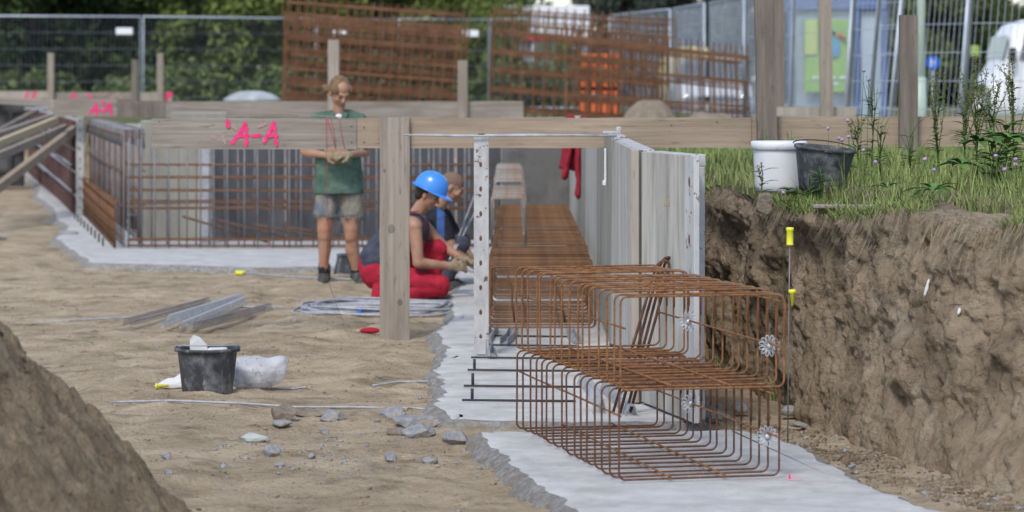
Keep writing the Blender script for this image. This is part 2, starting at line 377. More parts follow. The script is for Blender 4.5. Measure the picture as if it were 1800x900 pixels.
M['weed'] = mat('weed', (.05, .10, .022), (.10, .17, .04), .8, (9, 9, 9), island=.3, spec=.2)
M['weed_seed'] = mat('weed_seed', (.10, .105, .04), (.19, .18, .08), .9, (30, 30, 30), island=.3)
M['weed_leaf'] = mat('weed_leaf', (.055, .12, .02), (.10, .20, .035), .6, (9, 9, 9), island=.3, spec=.4)
M['purple'] = mat('purple', (.34, .20, .38), (.52, .34, .55), .8, (60, 60, 60))
M['turf'] = mat('turf', (.07, .09, .03), (.14, .15, .055), .95, (2, 2, 2), bump=.03, bscale=12, c3=(.17, .13, .085), s3=.6, t3=(.5, .62))
M['asphalt'] = mat('asphalt', (.06, .06, .062), (.09, .09, .09), .9, (3, 3, 3))
M['white_paint'] = mat('white_paint', (.72, .74, .78), (.8, .81, .84), .35, (3, 3, 3), spec=.5)
M['glass_dark'] = mat('glass_dark', (.015, .02, .025), None, .08, spec=.8)
M['glass_tint'] = mat('glass_tint', (.38, .48, .55), (.46, .56, .62), .12, (1, 1, 1), spec=.8, alpha=.72)
M['glass_blue'] = mat('glass_blue', (.32, .40, .50), (.42, .5, .58), .2, (1, 1, 1), spec=.7)
M['blue_frame'] = mat('blue_frame', (.10, .15, .32), (.13, .19, .38), .5)
M['poster'] = mat('poster', (.20, .42, .06), (.34, .52, .10), .5, (1.2, 1.2, 1.2))
M['poster_yellow'] = mat('poster_yellow', (.52, .55, .12), (.45, .58, .2), .5, (1.2, 1.2, 1.2))
M['poster_blue'] = mat('poster_blue', (.06, .30, .5))
M['black'] = mat('black', (.02, .02, .02))
M['sign_blue'] = mat('sign_blue', (.02, .13, .62), None, .4)
M['pale_green'] = mat('pale_green', (.42, .52, .44), (.5, .6, .5), .5, (3, 3, 3))
M['orange'] = mat('orange', (.62, .115, .035), (.7, .15, .05), .5, (3, 3, 3))
M['tank_yellow'] = mat('tank_yellow', (.52, .42, .10), (.6, .5, .15), .5, (3, 3, 3))
M['lamp'] = mat('lamp', (.85, .85, .8), None, .05, metal=.6, spec=1)
M['rubber'] = mat('rubber', (.02, .02, .02), None, .8)
M['red'] = mat('red', (.6, .02, .03), None, .5)
M['red_string'] = mat('red_string', (.5, .03, .05), None, .7)
M['sand'] = mat('sand', (.20, .165, .125), (.30, .25, .19), .95, (6, 6, 6), bump=.04, bscale=14)
M['lid'] = mat('lid', (.30, .33, .35), (.46, .49, .5), .5, (4, 4, 4))
M['hivis'] = mat('hivis', (.3, .42, .08), None, .6)
# ================================================================== TERRAIN
def cell(x, y, s):
    "distance to the nearest scattered point"
    ix, iy = np.floor(x).astype(np.int64), np.floor(y).astype(np.int64); d_ = np.full(x.shape, 9.)
    for a in (-1, 0, 1):
        for b in (-1, 0, 1):
            cx, cy = ix+a+_h(ix+a, iy+b, 0*ix, s), iy+b+_h(ix+a, iy+b, 0*ix+7, s); d_ = np.minimum(d_, (x-cx)**2+(y-cy)**2)
    return np.sqrt(d_)
TOPC = [(1.15, 36), (1.1, 24), (1.12, 19.3), (1.2, 17.8), (1.38, 16.2), (1.62, 15.1), (1.95, 14.15), (2.3, 13.4), (2.7, 12.8), (3.4, 12), (4.8, 10.8), (9, 9.4)]
BOTC = [(1.1, 36), (1.1, 24), (1.14, 19), (1.30, 17.3), (1.44, 16.0), (1.56, 14.9), (1.70, 13.9), (1.95, 12.9), (2.25, 12.2), (2.8, 11.2), (4, 9.6), (8, 8)]
ZTOP = 1.06
def resamp(cv, n):
    cv = np.array(cv); u = np.linspace(0, len(cv)-1, n); i = np.clip(u.astype(int), 0, len(cv)-2); f = (u-i)[:, None]
    p0 = cv[np.clip(i-1, 0, len(cv)-1)]; p1 = cv[i]; p2 = cv[i+1]; p3 = cv[np.clip(i+2, 0, len(cv)-1)]
    return .5*((2*p1)+(-p0+p2)*f+(2*p0-5*p1+4*p2-p3)*f*f+(-p0+3*p1-3*p2+p3)*f**3)
_ty = np.array([t[1] for t in TOPC][::-1]+[60]); _tx = np.array([t[0] for t in TOPC][::-1]+[1.15])
def ground_z(X, Y):
    X = np.asarray(X, float); Y = np.asarray(Y, float)
    xb = np.interp(Y, np.r_[8.0, _ty], np.r_[24, _tx])+.14
    back = np.where(X > -6, 44, np.minimum(44+(-6-X)*4, 64))
    sr = np.clip((X-xb)/.12, 0, 1); sb = np.clip((Y-back)/1.2, 0, 1); sl_ = np.clip((-14-X)/1.0, 0, 1)
    s = np.maximum(np.maximum(sr, sb), sl_); s = s*s*(3-2*s)
    zp = -.06+.022*fbm(X*.9, Y*.9, 0, 3, 3)+.016*fbm(X*4, Y*3, 0, 4, 5)
    lump = np.clip(fbm(X*1.3, Y*1.0, 0, 4, 11)-.12, 0, 1); zp = zp+.10*lump
    zp = zp-.022*np.clip(.5-cell(X*2.6+.3*fbm(X*3, Y*3, 0, 2, 6), Y*1.5, 12)*1.6, 0, 1)
    zp = zp+.020*np.abs(fbm(X*9, Y*6, 0, 4, 21))-.012*np.clip(fbm(X*3, Y*2.2, 0, 4, 23)-.05, 0, 1)*np.abs(fbm(X*20, Y*12, 0, 2, 25))*4
    zo = ZTOP+.03*fbm(X*.8, Y*.8, 0, 3, 8)
    return zp*(1-s)+zo*s
def grid_obj(name, X, Y, Z, m, kind):
    ny, nx = X.shape; idx = np.arange(ny*nx).reshape(ny, nx)
    f = np.stack([idx[:-1, :-1], idx[:-1, 1:], idx[1:, 1:], idx[1:, :-1]], -1).reshape(-1, 4)
    me = bpy.data.meshes.new(name); v = np.stack([X, Y, Z], -1).reshape(-1, 3)
    me.vertices.add(len(v)); me.vertices.foreach_set('co', v.ravel()); me.loops.add(f.size); me.loops.foreach_set('vertex_index', f.ravel())
    me.polygons.add(len(f)); me.polygons.foreach_set('loop_start', np.arange(0, f.size, 4)); me.polygons.foreach_set('loop_total', np.full(len(f), 4))
    me.polygons.foreach_set('use_smooth', np.ones(len(f), bool)); me.update(calc_edges=True)
    for q in (m if isinstance(m, list) else [m]): me.materials.append(q)
    o = bpy.data.objects.new(name, me); C.objects.link(o); o['kind'] = kind; return o
xs = np.r_[-400, -150, -60, -30, np.linspace(-18, -4.3, 70), np.arange(-4.2, 2.2, .03), np.linspace(2.25, 8, 60), np.linspace(9, 24, 12), 50, 150, 400]
ys = np.r_[-60, -10, 3, 7, 9.5, np.arange(10.4, 20, .03), np.arange(20, 34, .07), np.arange(34, 66, .3), np.linspace(67, 120, 20), 200, 400, 800]
GX, GYm = np.meshgrid(xs, ys)
o = grid_obj('ground', GX, GYm, ground_z(GX, GYm), [M['dirt'], M['turf']], 'structure')
cz = ground_z((GX[:-1, :-1]+GX[1:, 1:])/2, (GYm[:-1, :-1]+GYm[1:, 1:])/2)
o.data.polygons.foreach_set('material_index', (cz > .8).astype(int).ravel())

# excavated bank on the right
N1, N2 = 620, 150
tp, bt = resamp(TOPC, N1), resamp(BOTC, N1)
t = np.linspace(0, 1, N2)
hh = np.interp(t, [0, .10, .25, .5, .8, .94, 1], [-.06, .12, .36, .56, .78, .95, 1.5])
zz = np.interp(t, [0, .10, .25, .5, .8, .94, 1], [-.12, .03, .22, .55, .88, 1.045, 1.085])
TX, T = np.meshgrid(np.arange(N1), t, indexing='ij')
seg = np.r_[0, np.cumsum(np.linalg.norm(np.diff(tp, axis=0), axis=1))]
S_ = seg[:, None]+0*T; ZZ = zz[None, :]+0*S_
bx = bt[:, None, 0]+(tp-bt)[:, None, 0]*hh[None, :]; by = bt[:, None, 1]+(tp-bt)[:, None, 1]*hh[None, :]
tg_ = np.gradient((tp+bt)/2, axis=0); dr = np.stack([tg_[:, 1], -tg_[:, 0]], 1); dr /= np.linalg.norm(dr, axis=1)[:, None]; dr *= np.sign((dr*np.array([[-1, -.3]])).sum(1))[:, None]
env = np.interp(t, [0, .08, .3, .85, .93, 1], [.5, .8, 1, 1, .6, 0])[None, :]
wx, wz = S_+.10*fbm(S_*4, ZZ*4, 0, 3, 44), ZZ+.10*fbm(S_*4, ZZ*4, 0, 3, 45)
dsp = .08*fbm(S_*1.6, ZZ*1.5, 0, 3, 31)+.07*fbm(S_*4+ZZ*1.5, ZZ*3, 0, 5, 37, .62)+.055*(.45-cell(wx*3.2+wz*.8, wz*2.2, 3))+.038*(.45-cell(wx*9, wz*6, 4))+.022*fbm(S_*16+ZZ*3, ZZ*4, 0, 3, 47)+.02*(.45-cell(wx*20, wz*20, 5))
ov = np.clip(fbm(S_*2.2, ZZ*3, 0, 3, 55)-.1, 0, 1)*.15          # slabs of earth standing proud, with hollows below
dsp = (dsp+ov)*env+.012*fbm(S_*30, ZZ*30, 0, 2, 61)*env
ledge = .03*np.exp(-((ZZ-1.0)/.06)**2)*(1+fbm(S_*3, 0, 0, 3, 71)*1.6)
dsp = dsp+ledge
bx = bx+dr[:, None, 0]*dsp; by = by+dr[:, None, 1]*dsp
ZZ = ZZ+.02*fbm(S_*4, T*3, 0, 3, 77)+np.where(T > .9, .07*fbm(S_*1.5, 0, 0, 4, 78), 0)
grid_obj('earth_bank', bx, by, ZZ, M['bank'], 'structure')
BANK = (bx, by, ZZ)

# soil heap at lower left
a = np.linspace(0, 2*math.pi, 620, endpoint=False); r = np.linspace(0, 1, 200)
A, Rr = np.meshgrid(np.r_[a, a[:1]+2*math.pi], r, indexing='ij')
ca, sa = np.cos(A), np.sin(A); Rad = 2.2+.2*fbm(ca*1.3, sa*1.3, 0, 3, 91)+.06*fbm(ca*5, sa*5, 0, 3, 92)
HXc, HYc = -3.27, 10.2
HXs = HXc+Rad*Rr*ca; HYs = HYc+Rad*Rr*sa*1.1
hz = 2.8*np.clip(1-Rr, 0, 1)**1.1-.12+.06*np.exp(-((Rr-.9)/.15)**2)
hz = hz+.18*fbm(HXs*1.9, HYs*1.6, 0, 4, 93)*np.clip(1.1-Rr, .2, 1)+.07*(.45-cell(HXs*6+HYs, HYs*6, 6))+.022*(.45-cell(HXs*24, HYs*24, 7))+.05*fbm(HXs*6, HYs*6, 0, 5, 94, .65)+.03*np.abs(fbm(HXs*22, HYs*22, 0, 2, 95))
hz = np.where(Rr > .97, -.14, hz)
heap = grid_obj('soil_heap', HXs[:, ::-1], HYs[:, ::-1], hz[:, ::-1], M['soil'], 'structure')
def heap_z(x, y):
    rr = math.hypot(x-HXc, (y-HYc)/1.1)/2.2
    return 2.8*max(0, 1-rr)**1.1-.1

# ------------------------------------------------------------------ blinding slabs
def slab(name, pts, thick=.09, seed=1, label=None):
    pts = [Vector((p[0], p[1])) for p in pts]; dens = []
    for i, p in enumerate(pts):
        q = pts[(i+1) % len(pts)]; n = max(1, int((q-p).length/.025))
        for k in range(n): dens.append(p.lerp(q, k/n))
    D = np.array([tuple(p) for p in dens]); n = len(D)
    for _ in range(4): D = (np.roll(D, 1, 0)+2*D+np.roll(D, -1, 0))/4
    tg = np.roll(D, -2, 0)-np.roll(D, 2, 0); tg /= np.linalg.norm(tg, axis=1)[:, None]+1e-9
    area = .5*np.sum(D[:, 0]*np.roll(D[:, 1], -1)-np.roll(D[:, 0], -1)*D[:, 1]); no = np.stack([tg[:, 1], -tg[:, 0]], 1)*(1 if area > 0 else -1)
    x, y = D[:, 0], D[:, 1]
    e = .05*fbm(x*2.2, y*2.2, 0, 3, seed)+.035*fbm(x*8, y*8, 0, 3, seed+1)
    rings = []
    for off, z, nz in ((-.10, 0, .0), (-.035, -.004, .006), (.0, -.018, .012), (.028, -.042, .02), (.045, -.066, .02), (.055, -thick, .02)):
        k = off+e+nz*fbm(x*18+z*40, y*18, z*30, 3, seed+5)
        rings.append(np.c_[D+no*k[:, None], z+nz*.5*fbm(x*15, y*15, z*50, 2, seed+9)])
    mb = MB(); V = np.concatenate(rings)
    mb.v = [tuple(v) for v in V]
    for r_ in range(len(rings)-1):
        for k in range(n):
            f = (r_*n+k, r_*n+(k+1) % n, (r_+1)*n+(k+1) % n, (r_+1)*n+k)
            mb.f.append(f if area < 0 else f[::-1]); mb.sm.append(True); mb.mi.append(0 if r_ < 1 else 1)
    me = mb.mesh(name, [M['slab'], M['slab_edge']])
    bm = bmesh.new(); bm.from_mesh(me); bm.verts.ensure_lookup_table()
    fc = bm.faces.new([bm.verts[k] for k in range(n)]); fc.normal_update()
    if fc.normal.z < 0: fc.normal_flip()
    bmesh.ops.triangulate(bm, faces=[fc]); bm.to_mesh(me); bm.free()
    o = bpy.data.objects.new(name, me); C.objects.link(o); o['kind'] = 'structure'; return o
slab('concrete_slab', [(-.36, 14.5), (-.45, 15.2), (-.43, 16.0), (-.5, 17), (-.46, 18.2), (-.52, 19.6), (-.47, 21), (-.52, 22.6), (-.49, 25), (-.55, 26.4), (-1.3, 26.7), (-2.4, 26.5), (-3.3, 26.9), (-4.05, 27.2),
      (-4.6, 29.5), (-5.1, 31.6), (-5.3, 34), (-5.75, 35.8), (-6.3, 39), (-7.2, 43), (-8.0, 48), (-9.3, 54), (-8.6, 56), (-5.4, 40), (-4.2, 32.5), (.9, 32.5), (.98, 20), (.98, 16.2), (1.05, 15.2), (.95, 14.45), (.3, 14.4)], seed=5)
slab('concrete_slab', [(-.17, 14.05), (-.17, 13.6), (-.05, 13.0), (.06, 12.4), (.15, 11.85), (.26, 11.3), (.45, 10.2), (.6, 9), (2.3, 9), (2.1, 10.3), (1.9, 11.2), (1.68, 11.55), (1.56, 12.1), (1.44, 12.9), (1.38, 13.6), (1.16, 14.15), (.6, 14.1)], seed=15)

# ================================================================== BATTER BOARDS
def strokes(lines, Y, r, parent, m, name='painted_letters', dy=-.004):
    "sprayed marks: flat ribbons 3 mm proud of the board face at depth Y"
    mb = MB()
    for li, ln in enumerate(lines):
        pts = [P(x, y, Y+dy-.0007*li) for x, y in ln]
        q = []
        for i in range(len(pts)-1):
            for k in range(6): q.append(pts[i].lerp(pts[i+1], k/6))
        q.append(pts[-1]); wv = [r*(1+.35*math.sin(i*1.7+ln[0][0])+random.uniform(-.15, .15)) for i in range(len(q))]
        vv = []
        for i, p in enumerate(q):
            t_ = (q[min(i+1, len(q)-1)]-q[max(i-1, 0)]).normalized(); s_ = Vector((-t_.z, 0, t_.x))
            vv += [p+s_*wv[i], p-s_*wv[i]]
        mb.add(vv, [(2*i, 2*i+1, 2*i+3, 2*i+2) for i in range(len(q)-1)], False)
        for e_ in (0, -1):      # rounded ends
            c = q[e_]; b = len(mb.v); ww = wv[e_]
            mb.add([c+Vector((math.cos(k*.785)*ww, -.0003, math.sin(k*.785)*ww)) for k in range(8)], [tuple(range(8))], False)
    return mb.build(name, m, parent)
def plank(px0, px1, py0, py1, Y, th, m, parent, name='board', yo=0, slope=0):
    a, b = P(px0, py0, Y), P(px1, py1, Y); mb = MB()
    zc, h = (a.z+b.z)/2, abs(a.z-b.z); n = max(2, int((b.x-a.x)/.15)); vv, ff = [], []
    for i in range(n+1):
        x = a.x+(b.x-a.x)*i/n; s = slope*(i/n-.5); e1, e2 = random.uniform(-.002, .002), random.uniform(-.002, .002)
        for (dy, dz) in ((0, -h/2+e1), (th, -h/2+e1), (th, h/2+e2), (0, h/2+e2)): vv.append((x, Y+yo+dy, zc+dz+s))
    for i in range(n):
        for k in range(4): ff.append((i*4+k, i*4+(k+1) % 4, i*4+4+(k+1) % 4, i*4+4+k))
    ff += [(0, 3, 2, 1), (n*4, n*4+1, n*4+2, n*4+3)]
    mb.add(vv, ff, False); return mb.build(name, m, parent)
def stake(px0, px1, pytop, Y, zb, th, m, parent, name='post', yo=0, lean=0, ty=0):
    a, b = P(px0, pytop, Y), P(px1, pytop, Y); mb = MB(); w_ = b.x-a.x; cx = (a.x+b.x)/2; h = a.z-zb; n = 8; vv = []
    for i in range(n+1):
        z = zb+h*i/n; j = random.uniform(-.002, .002); x = cx+lean*(i/n-1)+j
        top = (i == n)
        for (sx, sy) in ((-1, 0), (1, 0), (1, 1), (-1, 1)): vv.append((x+sx*w_/2*(1 if not top else .985), Y+yo+sy*th, z+(ty*sx if top else 0)))
    ff = [(i*4+k, i*4+(k+1) % 4, i*4+4+(k+1) % 4, i*4+4+k) for i in range(n) for k in range(4)]+[(0, 3, 2, 1), (n*4, n*4+1, n*4+2, n*4+3)]
    mb.add(vv, ff, False); return mb.build(name, m, parent)
def nails(lst, Y, parent):
    for x, y in lst:
        mb = MB(); p = P(x, y, Y); mb.cyl(p, .005, p+Vector((0, -.003, 0)), .005, 8); mb.build('nail_head', M['rust_dark'], parent)

YB = 19.7
bb = thing('batter_board', 'nearest long batter board, grey and tan planks, big pink A-A on its left end', 'batter board', (-.8, YB, 0))
g = plank(267, 627, 208, 262, YB, .04, M['wood_grey_x'], bb)
strokes([[(408, 252), (420, 236), (431, 218)], [(431, 217), (434, 238), (432, 257)], [(416, 240), (432, 238)], [(443, 239), (456, 238)],
         [(464, 250), (473, 233), (481, 217)], [(481, 216), (484, 236), (486, 256)], [(470, 239), (485, 238)], [(400, 211), (401, 222)]], YB, .0125, g, M['pink'])
strokes([[(392, 240), (396, 252)], [(373, 240), (378, 242)], [(455, 222), (466, 218)], [(410, 222), (415, 228)]], YB, .011, g, M['pink_faint'], 'faded_paint', -.003)
plank(628, 1321, 207, 260, YB, .04, M['wood_tan_x'], bb, yo=.002)
plank(1322, 1860, 205, 258, YB, .04, M['wood_tan_x'], bb, yo=.002)
stake(668, 720, 206, YB, -.12, .036, M['wood_grey_z'], bb, yo=-.04, ty=.003)
stake(1324, 1358, -60, YB, .95, .10, M['wood_dark_z'], bb, yo=-.104, lean=-.03)
stake(1579, 1610, 27, YB, .95, .09, M['wood_dark_z'], bb, yo=-.094)
nails([(618, 222), (618, 250), (640, 224), (640, 250), (678, 222), (705, 224), (690, 250), (280, 214), (1180, 220), (1260, 214)], YB-.001, bb)
# knots on the near upright
mb = MB()
mb = None
for kx, ky, kr in ((688, 402, .022), (703, 531, .016), (676, 300, .009)):
    mb = MB(); p = P(kx, ky, YB-.041); mb.lathe([(0, 0), (kr*.45, .0016), (kr*.7, .0006), (kr, .0012), (kr*1.1, 0)], p, 18, Matrix.Rotation(R(90), 3, 'X'), sy=1.3); mb.build('knot', M['wood_dark_z'], bb)

YM = 36.6
bm_ = thing('batter_board', 'middle batter board of grey planks behind the standing man, small pink A-A at left', 'batter board', (-2, YM, 0))
g = plank(95, 206, 175, 205, YM, .04, M['wood_grey_x'], bm_)
strokes([[(157, 201), (164, 191), (169, 182)], [(169, 182), (171, 192), (170, 202)], [(160, 195), (171, 194)], [(174, 194), (178, 193)],
         [(181, 199), (188, 189), (193, 181)], [(193, 181), (195, 192), (196, 203)], [(185, 193), (196, 192)], [(181, 177), (183, 184)]], YM, .014, g, M['pink'])
plank(206.5, 290, 177, 206, YM, .045, M['wood_dark_z'], bm_, yo=-.006)
plank(290.5, 920, 178, 207, YM, .04, M['wood_grey_x'], bm_)
stake(577, 596, 70, YM, -.12, .09, M['wood_pale_z'], bm_, yo=-.095)
stake(805, 822, 106, YM, -.12, .09, M['wood_grey_z'], bm_, yo=-.095)
YF = 56
bf = thing('batter_board', 'farthest batter board by the wire fence at left with smudged pink marks', 'batter board', (-8.5, YF, 0))
g = plank(-30, 90, 160, 174, YF, .04, M['wood_pale_z'], bf)
strokes([[(45, 171), (50, 163)], [(58, 172), (63, 161)]], YF, .025, g, M['pink'])
g = plank(90.5, 243, 162, 176, YF, .04, M['wood_grey_x'], bf)
strokes([[(125, 172), (130, 163), (134, 172)], [(155, 164), (160, 172)]], YF, .018, g, M['pink'])
strokes([[(172, 167), (188, 165)], [(195, 172), (207, 164), (212, 172)]], YF, .02, g, M['pink_faint'], 'faded_paint')
g = plank(246, 302, 162, 178, YF, .04, M['wood_pale_z'], bf)
strokes([[(292, 175), (300, 164)], [(290, 166), (301, 168)]], YF, .03, g, M['pink'])
stake(85, 95.5, 93, YF, .9, .1, M['wood_grey_z'], bf, yo=-.11)
stake(232, 243, 105, YF, .9, .1, M['wood_dark_z'], bf, yo=-.11)
stake(277, 288, 93, YF, .9, .1, M['wood_grey_z'], bf, yo=-.11)
br = thing('batter_board', 'short pale batter board with one tall post standing behind the tall right timber', 'batter board', (3, 31, 1))
plank(1348, 1506, 188, 204, 31, .04, M['wood_pale_z'], br)
stake(1437, 1459, -30, 31, .95, .09, M['wood_grey_z'], br, yo=-.095, lean=-.04)
sp = stake(1357, 1378, -30, 33, .95, .12, M['wood_dark_z'], None, 'timber_post'); tag(sp, 'dark rough timber pole right behind the tall near post, touching it in view', 'post')

# ================================================================== RIGHT FORMWORK
def panel(px_, q_, z0, z1, th, m, label, group, frame_m=None, holes=True, cat='formwork panel'):
    "vertical shuttering panel whose visible face runs from px_ to q_ (plan points)"
    a, b = Vector((*px_, 0)), Vector((*q_, 0)); d_ = (b-a).normalized(); n = Vector((-d_.y, d_.x, 0))
    if n.dot(Vector((0, 0, 0))-(a+b)/2) < 0: n = -n                   # n looks at the camera
    L = (b-a).length; t_ = thing('formwork_panel', label, cat, (a+b)/2, group)
    Mx = Matrix((d_, -n, Vector((0, 0, 1)))).transposed(); c = (a+b)/2
    mb = MB(); mb.box(c+Vector((0, 0, (z0+z1)/2))-n*.011, (L-.012, .02, z1-z0-.012), Mx); mb.build('plywood_face', m, t_)
    mb = MB()
    for zc in (z0+.03, z1-.03): mb.box(c-n*(th/2+.022)+Vector((0, 0, zc)), (L-.004, th, .06), Mx, .004)
    for s in (-1, 1): mb.box(c+d_*s*(L/2-.02)-n*(th/2+.022)+Vector((0, 0, (z0+z1)/2)), (.04, th-.01, z1-z0-.125), Mx, .004)
    nb = max(1, int((z1-z0)/.4))
    for k in range(1, nb): mb.box(c-n*(th/2+.026)+Vector((0, 0, z0+(z1-z0)*k/nb)), (L-.09, th-.02, .05), Mx, .004)
    mb.build('steel_frame', frame_m or M['steel_paint'], t_)
    return t_, Mx, n
GRP = 'formwork panels lining the right side of the trench'
A_, B_ = (.69, 15.2), (.875, 14.4)
t1, Mx, nn = panel(A_, B_, .01, 1.355, .09, M['ply'], 'pale scratched plywood formwork panel nearest the camera, with rusty perforated steel edge strip', GRP)
# perforated steel flange at its near end
dd = (Vector((*B_, 0))-Vector((*A_, 0))).normalized(); mb = MB(); c0 = Vector((*B_, 0)); 
Mz = Matrix((dd, -nn, Vector((0, 0, 1)))).transposed()
W2 = .17
mb.box(c0+dd*(W2/2+.003)+Vector((0, 0, .685))-nn*.012, (W2, .03, 1.345), Mz, .004)
mb.build('edge_strip', blotchy(mat('strip', (.42, .42, .43), (.56, .56, .57), .6, (8, 8, 3), c3=(.13, .065, .045), s3=24, t3=(.60, .635)), (.5, .5, .5), 5, .5, .8), t1)
for z in (.28, .62, .93, 1.22):
    mb = MB(); mb.ell(c0+dd*(.09)+nn*.004+Vector((0, 0, z)), (.012, .003, .026), Mz); mb.build('bolt_hole', M['rust_dark'], t1)
for u in (.46, .53):
    mb = MB(); mb.box(Vector((*A_, 1.1))+dd*u+nn*.001, (.03, .003, .03), Mz); mb.build('rust_spot', M['wood_new'], t1)
# laminated timber filler between first and second panel
mb = MB(); mb.box(Vector((.668, 15.235, .684)), (.05, .06, 1.352), rotz(-.5), .003); tag(mb.build('timber_filler', M['wood_pale_z']), 'narrow upright timber strip closing the joint of the two nearest formwork panels', 'timber strip')
ppts = [(.655, 15.28), (.64, 18.4), (.635, 21.4), (.63, 24.5), (.625, 27.6), (.62, 30.5)]
labs = ['streaked pale formwork panel, second from the camera along the right trench side', 'bleached formwork panel, third along the right trench side, left of the steel plate',
        'pale formwork panel, fourth along the right trench side, beside the hanging jacket', 'far yellowish formwork panel behind the red jacket', 'farthest right-hand formwork panel touching the dark end wall']
for i in range(5):
    panel(ppts[i], ppts[i+1], .01, 1.36+.01*(i % 2), .09, M['ply'] if i % 2 == 0 else M['ply_yellow'], labs[i], GRP)
panel((-.12, 30.62), (.62, 30.6), .01, 1.34, .09, M['ply_grey'], 'dark grey formwork panel closing the far end of the trench', 'formwork panels behind the mesh walls')
# steel stop-end post left of the trench cage and the two tie rods to the right panel
sp = thing('steel_post', 'white painted rusty steel edge post with bolt holes standing left of the trench cage', 'steel post', (-.19, 17.9, 0))
mb = MB(); xc = -.193; wz = 1.378
mb.box((xc, 17.9, wz/2), (.094, .008, wz), None, .002)
for s in (-1, 1): mb.box((xc+s*.043, 17.935, wz/2), (.008, .062, wz-.004), None, .002)
mb.box((xc, 17.893, .06), (.06, .012, .1), None, .002)
mb.build('channel', M['steel_paint'], sp)
for z in np.arange(.12, 1.3, .155):
    mb = MB(); mb.ell((xc-.004, 17.8955, z), (.009, .003, .017)); mb.build('bolt_hole', M['rust_dark'], sp)
mb = MB(); mb.cyl((xc, 17.93, wz-.02), .018, (xc, 17.93, wz+.02), .02, 10); mb.build('bolt', M['rust_dark'], sp)
for k, (dy, dz, s) in enumerate(((17.86, 1.387, 0), (17.98, 1.384, .006))):
    mb = MB(); mb.tube([(-.68, dy, dz+.004), (-.3, dy+.01, dz-.004+s), (.1, dy+.02, dz+s), (.4, dy+.01, dz+.002), (.66, dy+.05, dz-.003)], .0065, 8)
    tag(mb.build('tie_rod', M['galv_dull']), ['front thin grey tie rod lying from the steel post to the right panel', 'rear thin grey tie rod lying from the steel post to the right panel'][k], 'tie rod', 'tie rods over the trench')
mb = MB(); mb.box((.63, 18.02, 1.404), (.11, .16, .014), None, .003); mb.box((.675, 18.02, 1.425), (.03, .04, .028), None, .003)
tag(mb.build('clamp_plate', M['steel_paint']), 'small white clamp plate on the panel top where the tie rods end', 'clamp')
mb = MB(); mb.box((.622, 19.0, 1.17), (.012, .07, .22), None, .002); mb.box((.615, 19.0, 1.05), (.02, .11, .03), None, .002); tag(mb.build('wall_plate', M['white_paint']), 'narrow white steel plate fixed high on the streaked trench formwork', 'plate')

# ================================================================== REBAR CAGES
def stirrup_pts(w_, h_, rad=.030, n=5):
    pts = []
    for (cx, cz, a0) in ((w_-rad, h_-rad, 0), (rad, h_-rad, 90), (rad, rad, 180), (w_-rad, rad, 270)):
        for k in range(n+1): a = R(a0+90*k/n); pts.append(Vector((cx+rad*math.cos(a), 0, cz+rad*math.sin(a))))
    return pts
def wheel(r, m=12):
    mb = MB(); mb.tube([(0, -.012, 0), (0, .012, 0)], .012, 8)
    for k in range(m):
        a = 2*math.pi*k/m; b = 2*math.pi/m*.36; q = []
        for s, rr in ((0, .012), (-b, r*.72), (-b*.7, r*.93), (0, r), (b*.7, r*.93), (b, r*.72), (0, .012)): q.append((rr*math.cos(a+s), 0, rr*math.sin(a+s)))
        mb.tube(q, .0022, 6)
    return mb.mesh('spacer_wheel', [M['wire_white']])
WHEEL = wheel(.047)
def cage(label, org, w_, h_, L, n, ang, mats, mat_long, wheels=(), group=None, open_b=False, shear=0.0, jit=.009, rr=.0047, hooks=True, dz_back=0, lbars=None, seed=0):
    """open cage: n stirrups strung along local +Y (length L); local X is the width"""
    random.seed(100+seed)
    t_ = thing('rebar_cage', label, 'rebar cage', org, group, rz=ang, org=(0, 0, 0))
    mb = MB()
    if open_b: q = stirrup_pts(w_, h_)[:12]; mb.tube([Vector((w_, 0, 0))]+q+[Vector((0, 0, 0))], rr, 8)
    else: mb.tube(stirrup_pts(w_, h_), rr, 8, closed=True)
    if hooks:   # the two bent halves overlap down the right side and over the top
        o_ = rr*2.1; mb.tube([(w_*.42, -o_, h_+.001), (w_-.035, -o_, h_+.001), (w_-.01, -o_, h_-.010), (w_, -o_, h_-.035), (w_, -o_, h_-.19)], rr, 8)
    me = mb.mesh('stirrup', [mats])
    for i in range(n):
        o = bpy.data.objects.new('stirrup', me); C.objects.link(o); o.parent = t_
        y = L*i/(n-1); o.location = (random.uniform(-jit, jit)+shear*y, y+random.uniform(-jit, jit), random.uniform(0, jit*.8)+dz_back*i/(n-1)+rr)
        o.rotation_euler = (random.uniform(-.008, .008), random.uniform(-.006, .006), random.uniform(-.012, .012))
    for (x, z) in (lbars or [(rr*2, h_*.62), (w_*.34, rr*3), (w_*.67, rr*3), (w_-rr*2, h_*.45), (w_*.985, h_*.93)]):
        mb = MB(); mb.tube([(x+shear*y*L+random.uniform(-.003, .003), y*L, z+dz_back*y) for y in (-.04 if False else 0, .25, .5, .75, 1.0)], rr*1.0, 8)
        o = bpy.data.objects.new('longitudinal_bar', mb.mesh('longitudinal_bar', [mat_long])); C.objects.link(o); o.parent = t_
    for (y, x, z) in wheels:
        o = bpy.data.objects.new('spacer_wheel', WHEEL); C.objects.link(o); o.parent = t_; o.location = (x, y, z); o.rotation_euler = (0, random.uniform(0, 1), random.uniform(-.5, -.2))
    return t_
ANG = math.atan2(.42, 1.93)
GC = 'rusty stirrup cages stacked in the foreground'
cage('lower rusty rebar cage standing on the near white slab, another cage resting on it', (.456, 12.2, .003), .72, .385, 1.93, 16, ANG+.01, M['rust_dark'], M['rust'], wheels=((.12, .708, .165), (1.30, .708, .18)), group=GC,
     lbars=[(.012, .285), (.23, .018), (.48, .018), (.708, .18), (.712, .36)], seed=1)
